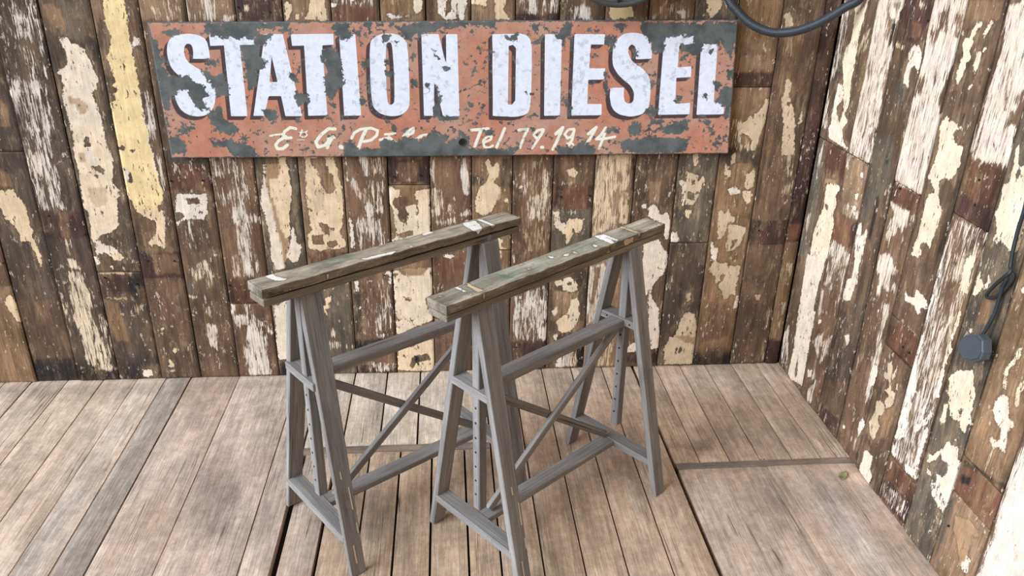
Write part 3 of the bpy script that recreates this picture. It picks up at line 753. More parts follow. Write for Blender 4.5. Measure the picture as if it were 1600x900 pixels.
s9u 482 1011 624 1045 628 932 628 867 501 862 480 929
x6 534 974 561 993 563 940 545 915
bX 501 862 630 864 629 817 522 812
bX 486 862 566 867 589 811 490 806
s9p 488 803 519 803 550 801 591 807 598 774 582 760 583 739 569 755 535 763 553 740 529 706 531 681 507 710 509 753 531 774
s7p 602 799 619 809 617 781
bR 492 639 619 691 620 564 608 286 501 221 498 506
s9u 498 646 549 667 578 645 605 644 594 626 574 617 577 592 579 569 568 566 548 575 536 537 525 533 528 575 519 597 503 595
s8p 592 595 603 604 609 581 599 576
s9p 568 519 598 534 605 499 594 439 608 405 608 348 603 298 585 301 588 375 585 401 582 447 582 487
cu 596 337 620 348 620 298 618 283 598 270 590 299
cp 549 496 559 501 562 491 553 487
s8t 474 428 483 531 491 502 490 432
s8w 588 303 579 356 606 371 624 348 613 275 613 235 597 210 594 238
s4t 512 452 565 488 540 367 508 225 478 207 504 323
cw 593 147 612 165 622 141 602 91 592 115
cw 507 68 521 76 524 64 512 56
s8p 586 75 599 78 600 42 593 37
@r4
bO 632 1346 758 1357 757 1315 663 1302 640 1277
cc 677 1294 688 1305 698 1297 683 1279 678 1266 685 1257 679 1237 690 1225 675 1207 677 1177 663 1155 650 1166 648 1189 655 1207 655 1227 642 1251 650 1265 672 1266 668 1277
cc 728 1311 734 1308 730 1294 725 1283 723 1269 713 1280 719 1296
cc 707 1243 721 1241 729 1212 719 1198 714 1189 709 1206 704 1207 706 1221
cc 729 1254 738 1252 730 1245
cc 703 1156 716 1165 721 1166 716 1151
cc 633 1055 654 1079 666 1066 681 1073 700 1070 700 1056 633 1040
bN 716 1100 722 1099 717 1071 712 1070
cc 636 1048 723 1069 727 1060 694 1055 701 1032 721 1022 743 1029 751 979 735 946 721 938 707 941 689 924 693 900 711 872 731 857 727 821 719 780 718 752 694 762 673 746 689 725 681 713 645 706 653 762 653 841 652 875 678 891 656 911 633 919 645 952 650 987
h 648 900 665 898 666 882 660 880
bD 732 1023 775 1068 773 871 770 766 748 757 753 905
cp 705 639 721 627 733 631 759 625 765 603 753 601 745 595 741 573 731 580 721 579 713 588 669 582 659 598 665 607 677 598 705 607
bX 670 519 770 520 767 428 668 415
bX 609 479 714 520 751 432 639 427
s8t 669 521 690 525 763 521 758 516
bD 643 303 696 312 693 282 655 257
ci 662 384 676 397 691 388 693 366 702 372 705 392 713 391 710 362 696 349 710 326 721 328 730 329 733 299 721 272 705 264 688 274 703 297 702 307 682 308 696 322 687 344 671 334 653 347 672 360
ci 723 359 730 361 734 341 728 337
ci 656 253 675 268 698 261 698 233 679 220 687 201 701 196 690 183 692 150 684 139 661 143 644 172 661 222
cp 659 86 679 90 703 93 703 52 720 34 716 2 662 -6 648 5 655 52
bO 676 247 756 299 736 181 698 154
@r5
bR 772 1359 818 1363 926 1114 771 1077
s9u 774 1344 790 1351 809 1350 815 1368 829 1369 902 1199 882 1138 866 1144 875 1099 777 1075 784 1145 785 1203 781 1270
x3 768 1244 776 1306 788 1277 785 1190 781 1177
x3 871 1163 892 1192 904 1164 891 1140
x6 823 1197 846 1189 862 1130 847 1130
s9u 769 1080 903 1112 908 1047 903 1023 877 1025 860 1017 840 1015 798 1013 775 1027
x5 841 1061 861 1063 864 1045 853 1045
bX 775 1003 906 1017 907 922 797 912
bB 795 995 822 996 832 934 806 929
bK 765 919 907 922 909 868 773 871
s6u 772 860 905 866 913 810 776 753
s8u 820 859 856 866 837 819 827 829
s8u 878 842 888 842 885 798 876 794
s6p 762 755 899 804 900 660 893 579 887 449 768 375 775 618
x3 810 702 855 722 867 667 820 648
cc 853 781 892 808 893 780 887 755 897 726 895 711 873 708 864 723 864 749
cc 888 654 896 662 899 648 895 603 891 577 899 558 893 523 896 487 891 454 881 447 883 517 884 586
cw 773 699 781 695 779 656 781 589 777 572 773 580 772 625
cw 773 759 783 705 778 703 771 720
cw 774 543 785 533 786 499 777 473 788 445 792 403 808 400 770 379 763 412 771 469
s8w 806 515 820 530 839 470 817 458
bR 774 409 897 496 894 359 908 175 786 158 775 212
s6w 762 409 897 496 894 359 900 169 786 158 772 218
cw 762 409 792 434 809 381 792 327 773 330
cw 769 298 787 324 807 345 806 307 817 241 803 232 789 207 773 210
cw 886 450 888 494 897 500 899 421 886 409
cw 847 356 863 370 863 345 850 341
cw 886 378 900 370 885 332 847 278 844 297 878 348
cw 883 324 898 320 897 240 901 166 849 152 840 172 886 188 882 222 880 279
cw 768 199 787 178 797 166 786 158 773 164
bX 779 145 896 151 907 99 765 71
bK 772 69 907 99 908 14 773 5
s5w 775 63 903 80 903 25 776 15
@r6
cc 923 1078 932 1066 935 1048 950 1037 957 1042 969 1045 1010 951 997 885 1007 862 1000 856 984 860 977 864 961 861 951 873 949 854 939 859 929 858 935 881 914 917 919 953 916 971 914 987 929 998 926 1027 923 1054
h 947 1033 955 1019 953 1009 944 1013 941 1025
h 914 992 925 994 925 990 916 988
cp 967 975 991 996 1015 940 1006 898 982 876 978 907 964 916 966 946
ce 997 875 1015 908 1014 888 1012 861 1003 861
cc 915 716 915 742 913 774 920 782 924 761 934 765 940 742 926 716
cc 948 779 959 771 956 748 950 742 942 762 949 765
cc 933 637 940 639 953 636 939 622
bO 947 720 988 747 988 675 951 659
cc 915 488 935 522 986 552 1018 500 1021 451 1030 429 1019 424 1024 391 1010 401 998 396 995 414 976 404 957 402 938 436
h 979 436 996 449 992 433 982 429
cc 928 423 940 424 944 376 926 357
cc 915 454 924 460 927 449 919 444
cp 977 345 990 337 1017 353 1023 321 1033 315 1038 270 1034 211 1028 162 1010 162 973 176 961 199 977 215 968 237 988 238 1001 266 1001 290 975 281 961 295 967 321
h 964 269 997 287 996 266 973 248
cc 922 274 935 265 953 296 962 292 953 271 926 237
cc 926 223 939 225 954 219 936 212
cw 995 364 1005 368 1004 361 996 358
cw 995 75 1005 84 1005 72
cc 1032 340 1039 346 1041 330 1035 326
@r7
bO 1064 742 1083 752 1112 684 1058 654 1056 703
cc 1095 669 1107 681 1112 656 1101 646 1100 631 1089 617 1098 579 1090 574 1079 612 1089 628 1093 652
cw 1053 795 1071 810 1075 792 1058 787
cc 1039 629 1044 632 1044 606 1041 606
cc 1076 608 1089 616 1097 568 1089 569
ce 1128 587 1146 633 1156 610 1142 590 1148 559 1137 552
cp 1080 524 1095 555 1110 558 1128 534 1133 514 1143 518 1154 510 1145 486 1139 491 1151 454 1156 433 1129 438 1119 424 1103 432 1096 439 1112 450 1119 443 1130 457 1119 480 1097 484 1081 503
h 1102 462 1123 471 1126 455 1111 443
s5c 1093 405 1111 424 1148 357 1110 347
bD 1043 336 1182 372 1181 358 1050 320
bB 1045 320 1187 362 1179 246 1044 244
bN 1051 295 1081 311 1083 286 1058 279
bT 1049 234 1178 248 1181 101 1048 2
co 1067 193 1093 198 1113 215 1150 213 1154 195 1135 186 1146 118 1131 89 1104 129 1080 151
cp 1138 104 1145 130 1157 129 1160 96 1155 81 1140 84
bG 1038 214 1052 226 1056 55 1046 30
@r8
s9w 1182 409 1189 463 1206 511 1325 237 1189 103 1195 259 1191 315
cw 1192 367 1228 444 1318 237 1201 115 1204 267
bD 1196 358 1194 418 1197 320 1191 315
"""
patches = {}
key = None
for ln in WALL.splitlines():
    if ln.startswith('@'): key = ln[1:]; patches.setdefault(key, []); continue
    t = ln.split(); patches[key].append((t[0], np.array([float(v) for v in t[1:]]).reshape(-1, 2)/1000))
TOP = 1.72
BACK = [-3.36,-3.22,-3.08,-2.94,-2.801,-2.670,-2.528,-2.392,-2.247,-2.113,-1.978,-1.839,-1.704,-1.563,-1.420,-1.285,-1.149,-1.015,-.881,-.741,-.607,-.464,-.327,-.185,-.05,-.006]
BACKBASE = 'MDMR' + 'M D D D M M R G T R O R O R M T M D O M K'.replace(' ', '')
RIGHT = [.004,.212,.345,.488,.622,.767,.906,1.033,1.183,1.33,1.47,1.61,1.75,1.9]
RIGHTBASE = 'MRMRMRGOTMRDO'
JOINT = {('b', 1): [.822], ('b', 3): [.412], ('b', 6): [.288], ('b', 10): [.706], ('b', 12): [.472], ('b', 17): [.49], ('b', 18): [1.024], ('r', 0): [.864], ('r', 1): [.867], ('r', 3): [.863], ('r', 4): [.519, .427], ('r', 5): [.869, .15], ('r', 7): [.345, .242]}
pt_back = lambda u, v, d: np.stack([u, -d, v], -1)
pt_right = lambda u, v, d: np.stack([-d, -u, v], -1)
wall_back = link('wall_back', box_mesh('wall_back', (-3.4, .019, -.06), (.06, .06, TOP)), MAT_UNDER); wall_back['kind'] = 'structure'
wall_right = link('wall_right', box_mesh('wall_right', (.019, -1.92, -.06), (.06, .06, TOP)), MAT_UNDER); wall_right['kind'] = 'structure'
PLANKS = {}
def build_wall(letter, edges, bases, first, wall, point):
    for i in range(len(edges)-1):
        pid = i-first; pa = list(patches.get('%s%d' % (letter, pid), []))
        u0, u1 = edges[i]+.0016, edges[i+1]-.0016
        if letter == 'r' and pid == 0: pass
        unseen = not pa
        for z in ([1.42] if pa else [.25, .7, 1.1, 1.5]):               # boards that run on past the photograph keep the same kind of wear
            c = PAL and RNG.choice(['c', 'p', 'e', 'w']); uc = RNG.uniform(u0+.03, u1-.03); hh = RNG.uniform(.05, .16); ww = RNG.uniform(.02, .05)
            an = np.linspace(0, 2*np.pi, 12)[:-1]; rr = RNG.uniform(.7, 1.2, 11)
            el = np.stack([uc+ww*rr*np.cos(an), z+.14+hh*rr*np.sin(an)], 1)
            el[:, 1] = np.maximum(el[:, 1], 1.40) if pa else el[:, 1]
            pa.append((('c'+c) if RNG.random() < .6 else 's7'+c, el))
        cuts = [0.0008] + JOINT.get((letter, pid), [])[::1] + [TOP]
        cuts = sorted(cuts); off = RNG.uniform(-.002, .0015)
        for a, b in zip(cuts[:-1], cuts[1:]):
            o2 = off + (RNG.uniform(-.001, .001) if len(cuts) > 2 else 0)
            def attrs(P, pa=pa, bs=bases[i]):
                B, pc, sd, de = paint_layers(P, pa, bs); return {'base': B, 'pcol': pc, 'sdf': sd, 'dens': de}
            PLANKS.setdefault((letter, pid), []).append((None, a, b)); PLANKS[(letter, pid)][-1] = (grid_board('plank', lines(u0, u1, .006), lines(a+(.0014 if a > .01 else 0.), b-.0014, .006), (lambda u, v, d, o2=o2: point(u, v, d+o2)), attrs, MAT_WALL, wall), a, b)
build_wall('b', BACK[:-1], BACKBASE, 4, wall_back, pt_back)
build_wall('r', RIGHT, RIGHTBASE, 0, wall_right, pt_right)
NAILS = [('b', 5, -2.1042, 0.7249), ('b', 5, -2.006, 0.7257), ('b', 0, -2.6761, 0.4517), ('b', 3, -2.3694, 0.3934), ('b', 3, -2.271, 0.3677), ('b', 4, -2.2201, 0.4511), ('b', 4, -2.1358, 0.4497), ('b', 6, -1.9693, 0.3574), ('b', 14, -0.8524, 0.662), ('b', 14, -0.7553, 0.6652), ('b', 13, -0.9885, 0.094), ('b', 10, -1.4012, 0.7345), ('b', 10, -1.3149, 0.7387), ('b', 2, -2.4992, 0.6118), ('b', 2, -2.4012, 0.5474), ('b', 19, -0.1536, 0.5337), ('b', 19, -0.0528, 0.5245), ('b', 7, -1.8302, 1.251), ('b', 7, -1.7396, 1.2386), ('b', 9, -1.4475, 0.3853), ('r', 2, 0.4822, 1.2835), ('r', 4, 0.7421, 0.4618), ('r', 3, 0.5275, 0.8526), ('r', 5, 0.8329, 0.9706), ('r', 5, 0.8414, 0.913), ('r', 7, 1.0613, 0.1485), ('r', 4, 0.7095, 0.4611)]
nail_me = {}
for letter, pid, u, v in NAILS:
    par = PLANKS[(letter, pid)]
    par = next((o for o, a, b in par if a <= v <= b), par[0][0])
    if letter not in nail_me:
        bm = bmesh.new(); bmesh.ops.create_cone(bm, cap_ends=True, segments=10, radius1=.0034, radius2=.0028, depth=.005)
        me = bpy.data.meshes.new('nail'); bm.to_mesh(me); bm.free(); me.materials.append(MAT_HOLE); nail_me[letter] = me
    nl = bpy.data.objects.new('nail', nail_me[letter]); COL.objects.link(nl); nl.parent = par
    if letter == 'b': nl.location = (u, -.0005, v); nl.rotation_euler = (math.pi/2, 0, 0)
    else: nl.location = (-.0005, -u, v); nl.rotation_euler = (0, -math.pi/2, 0)
def trim_attrs(P):
    pa = [('bK', np.array([[-.06, 0], [0, 0], [0, .52], [-.06, .52]])), ('bO', np.array([[-.06, .1], [0, .1], [0, .49], [-.06, .49]])),
          ('bB', np.array([[-.06, .5], [0, .5], [0, .56], [-.06, .56]]))] + patches.get('b20', [])
    B, pc, sd, de = paint_layers(P, pa, 'K'); return {'base': B, 'pcol': pc, 'sdf': sd, 'dens': de}
trim = grid_board('trim_1', lines(-.049, -.004, .0085), lines(.0008, TOP, .0085), lambda u, v, d: pt_back(u, v, d+.004), trim_attrs, MAT_WALL, None, .02)
trim['kind'] = 'structure'

# ------------------------------------------------------------------ the floor, board by board
floor = link('floor', box_mesh('floor', (-3.4, -1.95, -.09), (.06, .06, -.034)), MAT_UNDER); floor['kind'] = 'structure'
pt_floor = lambda u, v, d: np.stack([u, v, d], -1)
FC = {'beige': (238,212,188), 'grey': (180,164,152), 'mid': (216,191,172), 'pale': (224,202,178), 'brown': (202,172,144), 'tan': (200,172,146), 'panel': (202,177,156), 'strip': (136,121,110)}
FLOOR = []
def row(xs, y0, y1, cols, gap=.0022):
    for i in range(len(xs)-1): FLOOR.append((xs[i]+gap, xs[i+1]-gap, y0, y1, cols[i % len(cols)]))
row([-3.36,-3.2,-3.06,-2.92,-2.78,-2.69,-2.57,-2.449,-2.333,-2.235], -1.9, .014, ['beige'])
row([-2.235,-2.148], -1.9, .014, ['grey'])
row([-2.148,-1.98,-1.77,-1.691], -1.9, .014, ['mid'])
row([-1.689,-1.57,-1.455,-1.337,-1.22,-1.107], -.435, .014, ['pale'], .0028)
row([-1.677,-1.583], -1.9, -.472, ['mid'], .004)
row([-1.580,-1.48,-1.386,-1.29,-1.19,-1.107], -1.9, -.472, ['brown'], .003)
row([-1.107,-1.0,-.895,-.787,-.672,-.558], -1.9, .014, ['tan'])
row([-.550,-.47,-.375,-.28,-.178,-.085,.014], -.576, .014, ['tan'], .0018)
row([-.546,-.27,.014], -1.9, -.608, ['panel'], .0006)
FLOOR += [(-1.686, -1.109, -.469, -.438, 'strip'), (-.546, .014, -.605, -.579, 'strip')]
# worn, stained and bleached areas of the boards, plus floor shade and a sun strip painted in (x, y, radius x, radius y, colour, amount)
STAIN_AND_LIGHT = [(-1.86,-.66,.06,.10,(110,98,96),.5), (-1.84,-.8,.05,.05,(112,100,98),.5), (-1.93,-.5,.05,.25,(150,128,120),.5), (-2.6,-.06,1.2,.05,(140,124,116),.45), (-2.3,-.7,.05,.5,(222,212,206),.5),  # the long thin entry paints in the shade along the left wall base
         (-2.45,-.55,.25,.5,(214,190,166),.4), (-.3,-.78,.06,.16,(120,98,84),.45), (-.16,-.76,.1,.04,(112,104,100),.4), (-.28,-.45,.2,.08,(136,116,104),.4), (-.15,-.9,.06,.2,(200,192,188),.4),
         (-.85,-.55,.25,.18,(150,122,106),.4), (-.9,-.85,.2,.2,(196,162,132),.4), (-1.45,-.14,.3,.12,(224,206,190),.5), (-.3,-.12,.25,.1,(222,204,188),.5), (-.75,-.1,.1,.1,(176,162,152),.5),  # the pale patch near the back wall paints in the sun strip
         (-1.7,-.4,.1,.4,(176,160,148),.4), (-1.5,-.3,.03,.08,(140,122,110),.5), (-1.15,-.6,.06,.14,(120,108,98),.45), (-.44,-.5,.03,.03,(82,62,50),.8), (-1.45,-.8,.12,.1,(138,126,118),.4)]  # last entry paints the trestle's shade into the boards
def floor_attrs(colname):
    def fn(P):
        B = np.tile(np.array(lin(FC[colname])+(1,))*RNG.uniform(.93, 1.07), (len(P), 1)); B[:, 3] = 1
        if colname != 'strip':
            for x, y, rx, ry, c, a in STAIN_AND_LIGHT:
                w = a*np.exp(-(((P[:, 0]-x)/rx)**2+((P[:, 1]-y)/ry)**2))[:, None]; B = B*(1-w) + np.array(lin(c)+(1,))*w
        return {'base': B}
    return fn
MAT_STRIP = weathered_wood('floor_strip_timber', 0, 'base')
for x0, x1, y0, y1, c in FLOOR:
    dz = RNG.uniform(-.0025, 0) if c != 'strip' else -.001
    grid_board('floor_board' if c != 'strip' else 'floor_strip', lines(x0, x1, .025), lines(y0, y1, .025), (lambda u, v, d, dz=dz: pt_floor(u, v, d+dz)), floor_attrs(c), MAT_STRIP if c == 'strip' else MAT_FLOOR, floor, .03, .0018, .0009)

